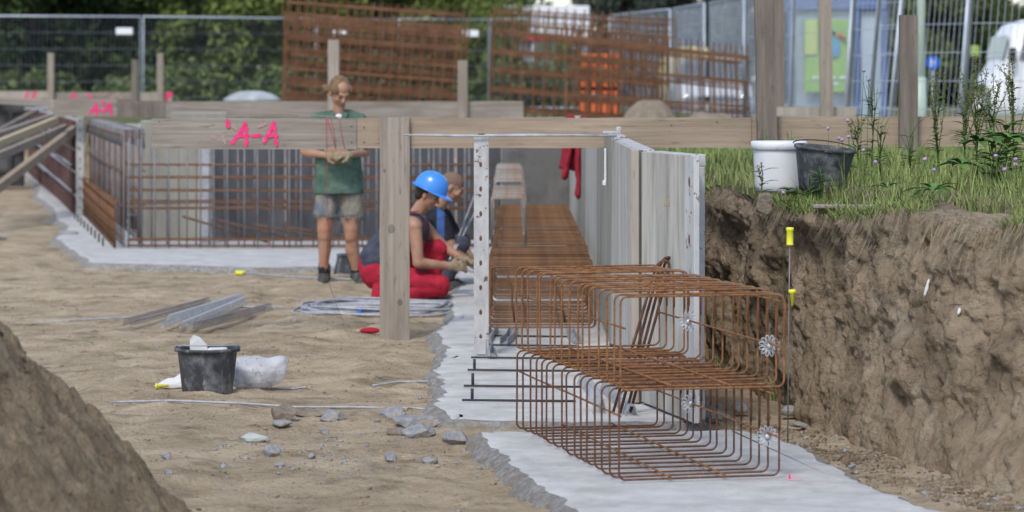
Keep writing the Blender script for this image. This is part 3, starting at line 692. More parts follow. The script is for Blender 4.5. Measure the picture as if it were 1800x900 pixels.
cage('upper rusty rebar cage of the foreground stack, bright white spacer wheel at its right', (.47, 12.17, .397), .735, .40, 1.96, 16, ANG+.015, M['rust'], M['rust'], wheels=((.18, .722, .165), (1.42, .722, .17)), group=GC,
     lbars=[(.012, .27), (.23, .018), (.48, .018), (.723, .175), (.725, .37)], seed=2)
GT = 'rebar cages laid end to end in the trench'
tl = ['first rusty cage in the trench, open end facing the camera beside the white steel post', 'second rusty cage from the camera lying in the trench', 'third rusty cage from the camera lying in the trench', 'farthest rusty cage in the trench in front of the dark end panel']
for i in range(4):
    cage(tl[i], (-.155+.01*(i % 2), 19.15+2.42*i, .06+.012*(i % 3)), .71, .41, 2.34, 24, 0.0, M['rust_trench'], M['rust_dull'], group=GT, seed=3+i, hooks=False)
gl = ['grey narrow upright cage nearest the camera, standing on the trench cages', 'second grey narrow cage standing on the trench cages', 'farthest grey narrow cage on the trench cages']
for i in range(3):
    cage(gl[i], (-.15, 21.2+2.75*i, .485), .25, .36+.03*(i > 0), 2.6, 18, 0, M['bar_greyrust'], M['bar_greyrust'], group='grey narrow cages on top of the trench cages', seed=9+i, hooks=False, open_b=True,
         lbars=[(.012, .1), (.238, .1), (.012, .3), (.238, .3)])
# twisted wires hanging in the first trench cage
for k, (x0, x1) in enumerate(((.0, .02), (.30, .36))):
    mb = MB(); mb.tube([(x0-.04, 19.35, .44), (x0, 19.33, .32), (x1-.02, 19.3, .22), (x1, 19.32, .09)], .008, 7)
    tag(mb.build('bent_bar', M['rust_dull']), ['bent loose bar hanging inside the left of the first trench cage', 'bent loose bar slanting through the right half of the first trench cage'][k], 'steel bar')
# rebar mesh walls
def mesh_wall(label, p0, p1, z0, z1, nv, hz_, mv, mh, group, off=.05, over=0, nlayer=2, vr=.008):
    a, b = Vector((*p0, 0)), Vector((*p1, 0)); d_ = (b-a).normalized(); n = Vector((d_.y, -d_.x, 0)); L = (b-a).length
    t_ = thing('mesh_wall', label, 'rebar mesh', a, group)
    for ly in range(nlayer):
        o_ = n*(-off*2*ly); mv_ = mv
        for i in range(nv//nlayer if nlayer > 1 else nv):
            s = L*(i+.5*ly)/(nv//nlayer if nlayer > 1 else nv); q = a+d_*(s+random.uniform(-.02, .02))+o_; top = z1+random.uniform(-.02, .05)
            mb = MB(); mb.tube([q+Vector((0, 0, z0)), q+d_*random.uniform(-.01, .01)+Vector((0, 0, top))], vr, 6); mb.build('vertical_bar', (M['rust_dull'] if (i % 3 == 1 and nv == 40) else mv), t_)
        for z in hz_:
            mb = MB(); q0 = a+o_-n*.016*(1-2*ly); mb.tube([q0+Vector((0, 0, z+random.uniform(-.01, .01))), (q0+d_*L/2)+Vector((0, 0, z+random.uniform(-.012, .012))), q0+d_*L+Vector((0, 0, z+random.uniform(-.01, .01)))], .009, 6)
            mb.build('horizontal_bar', mh, t_)
    return t_
GM = 'reinforcement mesh walls'
w1 = mesh_wall('long reinforcement mesh wall across the back of the pit behind the workers', (-3.98, 29.4), (-.2, 29.4), (.01), 1.12, 50, (.03, .09, .42, .48, .60, .74, .87), M['bar_grey'], M['rust_bg'], GM, off=.12)
w2 = mesh_wall('grey upright mesh wall running away along the left side of the pit', (-4.02, 29.45), (-5.55, 37.3), .02, 1.20, 40, (.1, .45, .80, 1.17), M['bar_grey'], M['rust_bg'], GM, off=-.1)
w3 = mesh_wall('low rusty mesh in front of the foot of the left grey mesh wall', (-4.10, 29.4), (-5.62, 37.2), .01, .47, 60, (.05, .2, .33, .46), M['rust_bg'], M['rust_dull'], GM, off=.03, nlayer=1)
w4 = mesh_wall('short mesh wall with a level grey top behind the left corner of the pit', (-3.3, 33.2), (-4.55, 33.2), .02, 1.16, 18, (.5, 1.1, 1.14), M['bar_grey'], M['rust_bg'], GM, off=.12)
# top caps: the U bars over the left wall read as a grey ledge
mb = MB()
for i in range(30):
    q = Vector((-4.02, 29.45, 1.235)).lerp(Vector((-5.55, 37.3, 1.245)), i/29)
    mb.tube([q+Vector((-.02, 0, -.18)), q+Vector((-.01, 0, 0)), q+Vector((.20, .04, .0)), q+Vector((.21, .04, -.2))], .009, 6)
mb.build('cap_bars', M['bar_grey'], w2)
# fallen rusty bars on the floor in the corner
for k in range(4):
    mb = MB(); x0 = -3.5+.35*k; mb.tube([(x0, 30.2+.2*k, .30-.05*k), (x0+.9, 30.3+.2*k, .02)], .012, 6); tag(mb.build('loose_bar', M['rust_dull']), 'rusty bar slanting down inside the mesh corner left of the pit', 'steel bar', 'rusty bars slanting in the mesh corner')
# dark and pale shuttering behind the front mesh wall
GD = 'formwork panels behind the mesh walls'
px_ = lambda x, Y: (x-900)*Y/5000
for i, (x0, x1, m, lb) in enumerate(((246, 366, 'ply_yellow', 'pale ribbed panel behind the mesh corner at left'), (372, 500, 'ply_dark', 'black shuttering panel behind the mesh, left of the standing man'), (502, 600, 'ply_dark', 'black shuttering panel behind the standing man'),
        (602, 705, 'ply_dark', 'black shuttering panel between the standing man and the near timber post'), (707, 800, 'ply_dark', 'black shuttering panel above the blue helmet'), (802, 884, 'ply_dark', 'dark shuttering panel just left of the trench end'))):
    panel((px_(x0, 31.2), 31.2), (px_(x1, 31.2), 31.2), .01, 1.3, .09, M[m], lb, GD)
mb = MB(); mb.box((px_(363, 30.4), 30.4, .52), (.10, .06, 1.04), None, .004); tag(mb.build('steel_upright', M['galv_dull']), 'pale stained steel upright behind the mesh at left', 'steel post')
for (x, th) in ((238, .09), (262, .09)):
    pass
panel((px_(300, 36), 36), (px_(398, 36), 36), .01, 1.34, .09, M['ply_yellow'], 'cream panel whose top shows above the near board end', GD)
panel((px_(180, 38.6), 38.6), (px_(292, 38.6), 38.6), .01, 1.16, .09, M['ply'], 'pale panel behind the grey ledge of the left mesh wall', GD)
# left maroon formwork with bright steel end post, props
GL = 'maroon formwork panels on the far left'
mp = [(-5.68, 37.1), (-6.5, 41.2), (-7.35, 45.3), (-8.2, 49.4), (-9.05, 53.5)]
ml = ['maroon formwork panel nearest the bright steel post', 'second maroon formwork panel behind the steel post', 'third maroon formwork panel behind the wooden props', 'farthest maroon formwork panel at the left edge']
for i in range(4):
    t_, Mx, n_ = panel(mp[i], mp[i+1], .01, 1.22, .09, M['ply_maroon'], ml[i], GL)
    a = Vector((*mp[i], 0)); b = Vector((*mp[i+1], 0))
    mb = MB()
    for k in range(15):
        q = a.lerp(b, (k+.5)/15)+n_*.03; mb.box(q+Vector((0, 0, .61)), (.07, .05, 1.2), Mx, .004)
    mb.build('ribs', M['ply_maroon'], t_)
    mb = MB()
    for z in (.32, .66, 1.0): mb.tube([a+n_*.07+Vector((0, 0, z-.015)), b+n_*.07+Vector((0, 0, z))], .016, 6)
    mb.build('rail', M['galv_dull'], t_)
ep = thing('steel_post', 'bright galvanised steel end post with a column of bolt holes at the left wall', 'steel post', (-5.6, 36.9, 0))
mb = MB(); mb.box((-5.60, 36.9, .64), (.105, .05, 1.28), None, .004); mb.build('channel', M['steel_paint'], ep)
for z in np.arange(.1, 1.25, .125):
    mb = MB(); mb.ell((-5.6, 36.872, z), (.012, .004, .014)); mb.build('bolt_hole', M['rust_dark'], ep)
mb = MB(); mb.box((-5.43, 37.35, .6), (.16, .5, 1.2), None, .01); tag(mb.build('stop_end_board', M['black']), 'black stop end board in the gap right of the bright steel end post', 'board')
dk = thing('formwork_panel', 'dark weathered panel stack at the left edge behind the props', 'formwork panel', (-8.9, 46, 0), 'formwork panels behind the mesh walls')
mb = MB(); mb.box((-9.2, 47.2, .66), (2.2, .12, 1.32), None, .01); mb.build('plywood_face', M['ply_dark'], dk)
mb = MB()
for z in (.25, .6, .95, 1.25): mb.box((-9.2, 47.1, z), (2.2, .06, .07), None, .01)
for x in (-8.3, -9.0, -9.7): mb.box((x, 47.09, .66), (.08, .05, 1.3), None, .01)
mb.build('steel_frame', M['bar_black'], dk)
props = [((-30, 245, 35.5), (64, 195, 37.5), .05, 'wood_dark_z', 'uppermost thin wooden prop at the left edge'), ((-40, 250, 35), (92, 205, 37.5), .08, 'wood_grey_x', 'dark wooden prop, second from the top at the left edge'),
         ((-40, 268, 34.5), (98, 212, 37.2), .10, 'wood_new', 'fresh yellow wooden prop at the left edge'), ((-40, 290, 34), (115, 225, 37.2), .10, 'wood_grey_x', 'grey wooden prop just below the yellow one'),
         ((-30, 350, 33.5), (130, 228, 37.2), .11, 'wood_tan_x', 'lowest and steepest wooden prop at the left edge')]
for (a, b, w_, m, lb) in props:
    mb = MB(); beam(mb, P(*a), P(*b), w_, .08); tag(mb.build('wooden_prop', M[m]), lb, 'prop', 'wooden props shoring the left formwork')
for k, (a, b) in enumerate((((-30, 178, 50), (98, 186, 38)), ((-30, 171, 50), (98, 180, 38)))):
    mb = MB(); beam(mb, P(*a), P(*b), .05, .10); tag(mb.build('lath', M['wood_pale_z']), ['lower of two grey laths lying along the left formwork top', 'upper of two grey laths lying along the left formwork top'][k], 'lath')
for k, (a, b) in enumerate((((66, 226, 37), (134, 265, 37)), ((60, 250, 39), (134, 304, 37)), ((55, 275, 41), (134, 345, 37)))):
    mb = MB(); mb.tube([P(*a), P(*b)], .012, 6); tag(mb.build('tie_bar', M['galv_dull']), ['top', 'middle', 'bottom'][k]+' of three grey tie bars slanting down to the bright steel end post', 'tie bar')
# ================================================================== LOOSE BARS ON THE SLAB
def bar(pts, r, m, label, group=None, name='steel_bar', cat='steel bar', n=8):
    mb = MB(); mb.tube(pts, r, n); return tag(mb.build(name, m), label, cat, group)
GB = 'black bars lying across the slab'
for k, (y, x0, x1) in enumerate(((703, 812, 1012), (678, 815, 1020), (650, 822, 1010), (628, 828, 1000), (606, 850, 1015), (590, 862, 1020))):
    Y = GY(y, .012); bar([P(x0, y, Y), P((x0+x1)/2, y+1, Y+.01), P(x1, y+2, Y)], .0062, M['bar_black'], ['nearest', 'second nearest', 'third nearest', 'fourth nearest', 'fifth nearest', 'farthest'][k]+' black bar lying across the slab left of the front cages', GB)
for k, (x, y0, y1) in enumerate(((830, 703, 683), (831, 676, 656), (834, 648, 631))):
    Y = GY(y0, 0); bar([P(x, y0, Y), P(x, y1, Y)], .0085, M['bar_black'], ['nearest', 'middle', 'farthest'][k]+' of three short black bar stubs standing upright in the slab', 'bar stubs upright in the slab', 'bar_stub', 'bar stub')
for k in range(9):      # stubs along the left slab
    q = Vector((-4.30, 29.9, 0)).lerp(Vector((-5.50, 35.8, 0)), k/8)
    bar([q, q+Vector((0, 0, .09))], .010, M['bar_black'], 'small dark bar stub in the row along the left slab', 'bar stubs along the left slab', 'bar_stub', 'bar stub', 6)
# hooked bars leaning against the near panel
GH = 'hooked rusty bars leaning on the near formwork panel'
hb = [((1078, 724), (1152, 455)), ((1090, 731), (1160, 449)), ((1101, 734), (1168, 447)), ((1108, 728), (1176, 455))]
for k, (b, t) in enumerate(hb):
    a0 = P(b[0], b[1], 14.72+.02*k); a0.z = max(a0.z, .007); a1 = P(t[0], t[1]+18, 14.62+.03*k); dv = (a1-a0).normalized(); q = [a0, a0.lerp(a1, .5), a1]
    sd = Vector((.035, .012, 0))
    for j in range(1, 7): an = math.pi*j/6; q.append(a1+sd*(1-math.cos(an))+dv*.045*math.sin(an))
    q.append(q[-1]-dv*.16)
    bar(q, .0075, M['rust_dark'], ['leftmost', 'second from left', 'third from left', 'rightmost'][k]+' hooked rusty bar leaning on the near formwork panel', GH, 'hooked_bar', 'hooked bar')

# ------------------------------------------------------------------ wire / comb spacers
def comb(name_, a, b, w_, h_, label, group, m, pitch=.038, curve=0.0, up=Vector((0, 0, 1)), flip=False):
    "spacer strip: two flat rails with a comb of small wire loops along both sides"
    a, b = Vector(a), Vector(b); L = (b-a).length; n = int(L/.08)
    d_ = (b-a).normalized(); s = d_.cross(up).normalized()
    def c(u): return a.lerp(b, u)+s*curve*4*u*(1-u)
    t_ = thing('spacer_strip', label, 'spacer strip', (a+b)/2, group)
    mb = MB(); top = h_ if not flip else .004; bot = .004 if not flip else h_
    mid = [c(i/n)+up*top for i in range(n+1)]; vv = []
    for p in mid:
        for (x, z) in ((-w_*.2, -.0015), (w_*.2, -.0015), (w_*.2, .0015), (-w_*.2, .0015)): vv.append(p+s*x+up*z)
    mb.add(vv, [(i*4+k, i*4+(k+1) % 4, i*4+4+(k+1) % 4, i*4+4+k) for i in range(n) for k in range(4)]+[(0, 3, 2, 1), (4*n, 4*n+1, 4*n+2, 4*n+3)], False)
    mb.build('rail', m, t_)
    mb = MB()
    for sd in (-1, 1): mb.tube([c(i/n)+s*sd*w_*.5+up*bot for i in range(n+1)], .0022, 5)
    nn_ = int(L/pitch)
    for i in range(nn_):
        p = c((i+.5)/nn_)
        for sd in (-1, 1): mb.tube([p+s*sd*w_*.5+up*bot, p+s*sd*w_*.22+up*top], .003, 4, cap=False)
    mb.build('wire_comb', m, t_)
    return t_
GS = 'bundle of galvanised spacer strips on the dirt behind the black bucket'
comb('s', PG(222, 573, -.03), PG(366, 540, -.03)+Vector((0, 0, .02)), .06, .055, 'comb spacer strip at the far left of the bundle behind the bucket', GS, M['bar_grey'])
comb('s', PG(285, 576, -.03), PG(388, 541, -.03), .06, .05, 'bright smooth spacer strip, second from left in the bundle', GS, M['galv'], flip=True)
comb('s', PG(300, 577, -.03)+Vector((0, 0, .045)), PG(424, 534, -.03)+Vector((0, 0, .03)), .07, .05, 'bright spacer strip lying on top of the bundle', GS, M['galv'])
comb('s', PG(322, 578, -.03), PG(430, 545, -.03)+Vector((0, 0, .05)), .06, .05, 'spacer strip in the middle of the bundle with its open end to the camera', GS, M['galv'])
comb('s', PG(345, 579, -.03), PG(474, 546, -.03), .065, .055, 'spacer strip at the right of the bundle with a tall comb', GS, M['bar_grey'])
GS2 = 'galvanised spacer strips on the slab by the near panel'
comb('s', (.45, 14.75, .004), (.40, 16.2, .004), .06, .05, 'perforated spacer strip on the slab inside the cages, left one', GS2, M['galv'], curve=.03)
comb('s', (.62, 14.65, .004), (.52, 15.9, .004), .06, .05, 'perforated spacer strip on the slab beside the near panel, right one', GS2, M['galv'])
def rail(pts, label, group):
    mb = MB(); vv = []
    for i, p in enumerate(pts):
        p = Vector(p); t_ = (Vector(pts[min(i+1, len(pts)-1)])-Vector(pts[max(i-1, 0)])).normalized(); s = t_.cross(Vector((0, 0, 1))).normalized()
        for (x, z) in ((-.026, 0), (-.026, .045), (-.022, .045), (-.022, .004), (.022, .004), (.022, .045), (.026, .045), (.026, 0)): vv.append(p+s*x+Vector((0, 0, z)))
    n = len(pts); mb.add(vv, [(i*8+k, i*8+(k+1) % 8, i*8+8+(k+1) % 8, i*8+8+k) for i in range(n-1) for k in range(8)]+[tuple(range(8))[::-1], tuple((n-1)*8+k for k in range(8))], False)
    return tag(mb.build('steel_channel', M['galv_dull']), label, 'steel channel', group)
GR = 'galvanised channels under the first trench cage'
rail([(-.115, 17.7, .006), (-.15, 18.1, .006), (-.17, 18.6, .006), (-.15, 19.1, .006), (-.12, 19.7, .006)], 'curved galvanised channel on the slab just right of the white steel post', GR)
rail([(-.055, 18.6, .006), (-.02, 18.9, .006), (.0, 19.3, .006), (.0, 19.9, .006)], 'second curved galvanised channel poking out from under the trench cage', GR)
rail([(.43, 18.7, .006), (.40, 19.1, .006), (.40, 19.7, .006)], 'galvanised channel poking out under the right of the trench cage', GR)

# coil of grey rod
co = thing('cable_coil', 'coil of grey plastic rods tied with a blue strap behind the near timber post', 'coil', PG(655, 555, -.05))
random.seed(5)
cx0, cy0 = PG(660, 556).x, 21.9
for k in range(9):
    rx, ry = .62-.012*k+random.uniform(-.02, .02), .40+random.uniform(-.05, .12); ox, oy = random.uniform(-.03, .05), random.uniform(-.12, .1); q = []
    for j in range(48):
        a = 2*math.pi*j/48; ex = 2.6
        q.append((cx0+ox+rx*math.copysign(abs(math.cos(a))**(2/ex), math.cos(a)), cy0+oy+ry*math.copysign(abs(math.sin(a))**(2/ex), math.sin(a)), -.035+.006*k+.010*math.sin(3*a+k)))
    mb = MB(); mb.tube(q, .011, 7, closed=True); mb.build('rod_loop', M['galv_dull'], co)
mb = MB(); mb.box((cx0-.10, cy0-.42, -.012), (.03, .2, .045), None, .01); mb.build('strap', M['sign_blue'], co)

# loose grey rods on the dirt
def gz(p): return float(ground_z(np.array([p.x]), np.array([p.y]))[0])
def lay(pix, r, m, lab, nm='thin_rod', cat='rod', grp='grey rods lying on the dirt'):
    q = []
    for (x, y) in pix: p = PG(x, y, -.05); p.z = gz(p)+r*.4; q.append(p)
    qq = []
    for i in range(len(q)-1):
        for k in range(5): p = q[i].lerp(q[i+1], k/5); p.z += .008; qq.append(p)
    qq.append(q[-1]); return bar(qq, r*.8, m, lab, grp, nm, cat, 7)
lay([(195, 710), (300, 716), (430, 721), (520, 722), (640, 721), (755, 725)], .0085, M['galv_dull'], 'long grey rod on the dirt just in front of the black bucket')
lay([(440, 684), (520, 682), (540, 682)], .0075, M['galv_dull'], 'short grey rod on the dirt beside the bag of wires')
lay([(655, 680), (700, 677), (768, 676)], .008, M['galv_dull'], 'grey rod on the dirt ending at the slab edge, right of the rubble')
lay([(65, 561), (130, 559), (225, 557)], .009, M['galv_dull'], 'grey rod on the dirt at the left reaching the spacer strips')
lay([(420, 540), (470, 540), (500, 541)], .008, M['galv_dull'], 'short grey rod tip showing right behind the spacer strips')
yr = thing('survey_rod', 'yellow capped rod lying on the dirt beside the standing man', 'survey rod', PG(480, 485))
q = [PG(*p, -.03)+Vector((0, 0, .012)) for p in ((424, 482), (490, 487), (560, 491), (640, 494))]
mb = MB(); mb.tube(q, .009, 7); mb.build('rod', M['galv_dull'], yr)
mb = MB(); mb.cyl(q[0]+Vector((-.05, .01, 0)), .022, q[0]+Vector((.04, -.01, 0)), .02, 14); mb.build('cap', M['yellow'], yr)
# slender bars at far left floor
for k, (y, x0, x1) in enumerate(((378, -40, 120), (392, -40, 110))):
    lay([(x0, y), (x1, y-2)], .010, M['galv_dull'], ['farther', 'nearer'][k]+' grey rod on the dirt at the left edge near the steel end post')

# survey rod with yellow cap in front of the bank
sr = thing('survey_rod', 'slim upright rod with yellow caps standing against the earth bank', 'survey rod', (1.357, 13.9, -.05))
mb = MB(); mb.tube([(1.347, 13.9, -.1), (1.352, 13.9, .5), (1.358, 13.9, 1.0)], .0032, 7); mb.build('rod', M['bar_grey'], sr)
mb = MB(); mb.lathe([(0, 0), (.0165, .0), (.018, .003), (.0165, .006), (.0165, .07), (.019, .073), (.019, .084), (.014, .087), (0, .087)], (1.358, 13.9, .925), 20); mb.build('cap', M['yellow'], sr)
mb = MB(); mb.lathe([(0, 0), (.006, 0), (.012, .06), (.019, .065), (.019, .077), (.012, .08), (0, .08)], (1.368, 13.885, .63), 18); mb.build('cone_cap', M['yellow'], sr)

# ------------------------------------------------------------------ buckets
def bucket(org, r1, r0, h_, m, label, handle=True, rim=.012, tilt=(0, 0), lugs=True, open_=True, sx=1.0):
    t_ = thing('bucket', label, 'bucket', org, org=(0, 0, 0)); t_.rotation_euler = (tilt[0], tilt[1], 0)
    mb = MB(); pr = [(0, 0), (r0-.01, 0), (r0, .008)]+[(r0+(r1-r0)*k/8, .008+(h_-.03)*k/8) for k in range(1, 9)]+[(r1+.002, h_-.02), (r1+rim, h_-.018), (r1+rim, h_-.003), (r1+rim*.5, h_), (r1-.002, h_), (r1-.006, h_-.01)]
    pr += [(r0+(r1-r0)*k/8-.006, .012+(h_-.03)*k/8) for k in range(8, -1, -1)]+[(0, .012)]
    mb.lathe(pr, (0, 0, 0), 48, sx=sx); o = bpy.data.objects.new('shell', mb.mesh('shell', [m])); C.objects.link(o); o.parent = t_
    return t_
def child(mb, name, m, t_):
    o = bpy.data.objects.new(name, mb.mesh(name, m if isinstance(m, list) else [m])); C.objects.link(o); o.parent = t_; return o
pb = PG(361, 700, -.055); pb.y += .11
bk = bucket((pb.x, pb.y, -.055), .168, .140, .275, M['bucket'], 'black mortar bucket with lime splashes on the dirt, clear bag behind it')
mb = MB(); q = []
for k in range(17):
    a = math.pi*k/16; q.append((-.172*math.cos(a), -.172*math.sin(a)*.96, .276+.012*math.sin(a)+.012))
mb.tube(q, .0035, 7); child(mb, 'handle', M['galv_dull'], bk)
for s in (-1, 1):
    mb = MB(); mb.box((s*.176, 0, .268), (.02, .035, .034), None, .006); child(mb, 'lug', M['bucket'], bk)
mb = MB(); mb.lathe([(0, .235), (.08, .237), (.155, .232)], (0, 0, 0), 30); child(mb, 'mortar', M['rubble'], bk)
fl = thing('float_trowel', 'pale plastic trowel poking out of the black mortar bucket', 'trowel', (pb.x-.05, pb.y-.02, .17))
mb = MB()
vv = [(-.055, .012, 0), (.05, .012, 0), (.04, .012, .055), (.0, .012, .098), (-.035, .012, .11), (-.055, .012, .085)]
fp = [Vector(v)+Vector((pb.x-.04, pb.y-.05, .185)) for v in vv]; mb.add(fp+[v+Vector((0, .006, 0)) for v in fp], [tuple(range(6)), tuple(range(11, 5, -1))]+[(k, (k+1) % 6+0, (k+1) % 6+6, k+6) for k in range(6)], False)
mb.build('blade', M['plastic_white'], fl)
mb = MB(); mb.rc((pb.x+.02, pb.y-.03, .205), .018, (pb.x+.10, pb.y+.02, .208), .012, 10); mb.build('grip', M['plastic_white'], fl)
# clear bag full of wire ties
bc = PG(448, 690, -.055); bc.y += .12
def lump(q, s=1.0, k=0): n = float(fbm(q.x*1.8+k, q.y*1.8, q.z*1.8, 3, 7)); return q*(1+.22*n*s)
bgt = thing('clear_bag', 'clear plastic bag full of grey wire ties behind the bucket', 'bag', (bc.x, bc.y, -.055), org=(0, 0, 0))
mb = MB(); mb.ell((-.03, .03, .095), (.165, .12, .100), None, 34, 22, fn=lambda q: lump(Vector((q.x, q.y, max(q.z, -.8))), .7))
mb2 = MB(); 
for v in mb.v: mb2.v.append(v)
mb2.f = mb.f; mb2.sm = mb.sm; mb2.mi = mb.mi
me_b = [(x+max(0, x-.02)*.45, y, z+max(0, x-.04)*.7*(1 if z > .06 else .2)) for x, y, z in mb2.v]; mb2.v = me_b
child(mb2, 'film', M['plastic_clear'], bgt)
random.seed(3); mb = MB()
for k in range(300):
    a = random.uniform(0, 6.28); ph = random.uniform(-.9, 1.4); rr = random.uniform(.90, 1.02)
    c = Vector((-.03+.145*rr*math.cos(a)*math.cos(ph), .03+.105*rr*math.sin(a)*math.cos(ph), .092+.08*rr*math.sin(ph)))
    dv = Vector((random.gauss(0, 1), random.gauss(0, 1), random.gauss(0, 1))).normalized()*.03; mb.tube([c-dv, c+Vector((0, 0, .006)), c+dv], .0016, 4)
child(mb, 'wire_ties', M['bar_grey'], bgt).__setitem__('kind', 'stuff')
mb = MB(); wp = PG(298, 686, -.055)
N_ = 14; vv = []; ff = []
for i in range(N_+1):
    for j in range(8):
        u, v = i/N_, j/7; x = -.12+.24*u; w_ = .10*u+.01
        vv.append((wp.x+x, wp.y+.1+(v-.5)*w_*2.0, -.05+.11*u*math.sin(math.pi*v)**.6+.012*vnoise(u*7, v*5, 0, 3)))
for i in range(N_):
    for j in range(7): ff.append((i*8+j, i*8+8+j, i*8+9+j, i*8+1+j))
mb.add(vv, ff, True); b = len(mb.v)
o = mb.build('plastic_sack', M['plastic_white']); sm_ = o.modifiers.new('t', 'SOLIDIFY'); sm_.thickness = .003; tag(o, 'crumpled white plastic sack sticking out left of the black bucket', 'sack')
mb = MB(); p = PG(283, 685, -.05); p.z = -.03; mb.lathe([(0, 0), (.019, 0), (.019, .008), (.010, .012), (.007, .075), (0, .075)], p-Vector((.03, 0, 0)), 16, frame((0, 1, .0), (1, .15, .05)))
tag(mb.build('yellow_plug', M['yellow']), 'yellow plastic plug on the dirt by the white sack', 'plug')
# buckets on the grass bank
zb = 1.075
wb = bucket((1.535, 16.35, zb+.02), .150, .138, .285, M['bucket_white'], 'white plastic pail on the grass bank, behind the black tub', rim=.006)
mb = MB(); mb.lathe([(.1565, .24), (.162, .243), (.162, .282), (.155, .289), (.14, .284), (0, .284)], (0, 0, 0), 48); child(mb, 'lid', M['bucket_white'], wb)
tb = bucket((1.735, 16.0, zb+.03), .166, .122, .255, M['bucket'], 'dark grey mortar tub on the grass bank leaning on the white pail', tilt=(R(3), R(6)), rim=.010)
mb = MB(); q = []
for k in range(17):
    a = math.pi*k/16; q.append((-.176*math.cos(a)-.01, .165*math.sin(a)*.3-.03, .26+.028*math.sin(a)))
mb.tube(q, .0035, 7); child(mb, 'handle', M['bar_black'], tb)
mb = MB(); mb.box((.0, -.172, .242), (.05, .012, .02), None, .005); child(mb, 'lug', M['bucket'], tb)
# small grey pail between the standing man's feet
gp = PG(607, 488, -.05)
gb = bucket((gp.x, gp.y+.25, -.05), .09, .125, .2, M['bucket'], 'small grey pail upside down between the standing man\'s feet', rim=.004)
# string reel and red string
mb = MB(); p = PG(651, 586, -.05); mb.ell(p+Vector((0, 0, .02)), (.075, .03, .022), None, 20, 10, fn=lambda q: lump(q, .5, 3)); rl = thing('string_reel', 'reel of red string on the dirt at the foot of the near timber post', 'string reel', p)
mb.build('string', M['red_cloth'], rl)
mb = MB(); mb.cyl(p+Vector((-.10, .01, .015)), .009, p+Vector((.10, -.01, .02)), .009, 10); mb.build('stick', M['wood_new'], rl)
Yb = YB-.012
def string(pix, lab, r=.0016): 
    bar([P(*q) for q in pix], r, M['red_string'], lab, 'red marking strings on the near batter board', 'red_string', 'string', 5)
string([(573, 207, Yb), (574, 262, Yb), (577, 400, Yb), (572, 480, 20.2), (600, 560, 20.9), (640, 586, 21.2)], 'long red string hanging from the near board down to the string reel')
string([(575, 207, Yb), (590, 262, Yb)], 'short red string on the board face, left of the other short ones')
string([(581, 207, Yb), (588, 240, Yb), (590, 262, Yb)], 'short red string in the middle on the board face')
string([(596, 207, Yb), (600, 235, Yb), (606, 262, Yb)], 'rightmost short red string on the board face')
bar([P(600, 206, YB), P(250, 181, YM-.06), P(185, 176, YM-.06)], .002, M['pink_faint'], 'pale pink string stretched from the middle board to the near board', None, 'marking_string', 'string', 5)
# red jacket on the formwork
jb = MB()
jx = .60
jb.rc((jx-.06, 26.2, 1.36), .075, (jx-.07, 26.1, 1.06), .095, 12, .8, (1, 0, 0)); jb.cyl((jx-.06, 26.1, 1.2), .08, (jx-.08, 26.05, .93), .10, 16, .9, (1, 0, 0)); jb.rc((jx-.02, 26.0, 1.32), .055, (jx-.12, 25.9, .88), .05, 12, .6, (1, 0, 0)); jb.rc((jx-.0, 25.9, 1.30), .05, (jx+.0, 25.8, .70), .045, 12, .6, (1, 0, 0)); jb.rc((jx-.02, 26, 1.34), .05, (jx+.06, 26, 1.38), .03, 10)
jk = remesh(jb, .009, 5, .02, 14); tag(jk.build('red_jacket', M['red_jacket']), 'dark red work jacket hanging on the right trench formwork', 'jacket')
# pink spray marks on the slabs
for k, (x, y, w_) in enumerate(((1395, 843, .05), (1352, 712, .03))):
    pass
mb = MB(); c = PG(1396, 842, 0); mb.lathe([(.0, .0015), (.018, .0015), (.026, .001)], c+Vector((0, 0, .0005)), 20, sx=1.5, sy=2.4); tag(mb.build('spray_mark', M['pink_slab']), 'faint pink spray mark on the near slab right of the cages', 'paint mark')
mb = MB(); mb.cyl(c+Vector((-.02, 0, 0)), .004, c+Vector((-.02, 0, .022)), .004, 8); tag(mb.build('marking_nail', M['pink']), 'pink painted nail in the near slab beside the cages', 'nail')

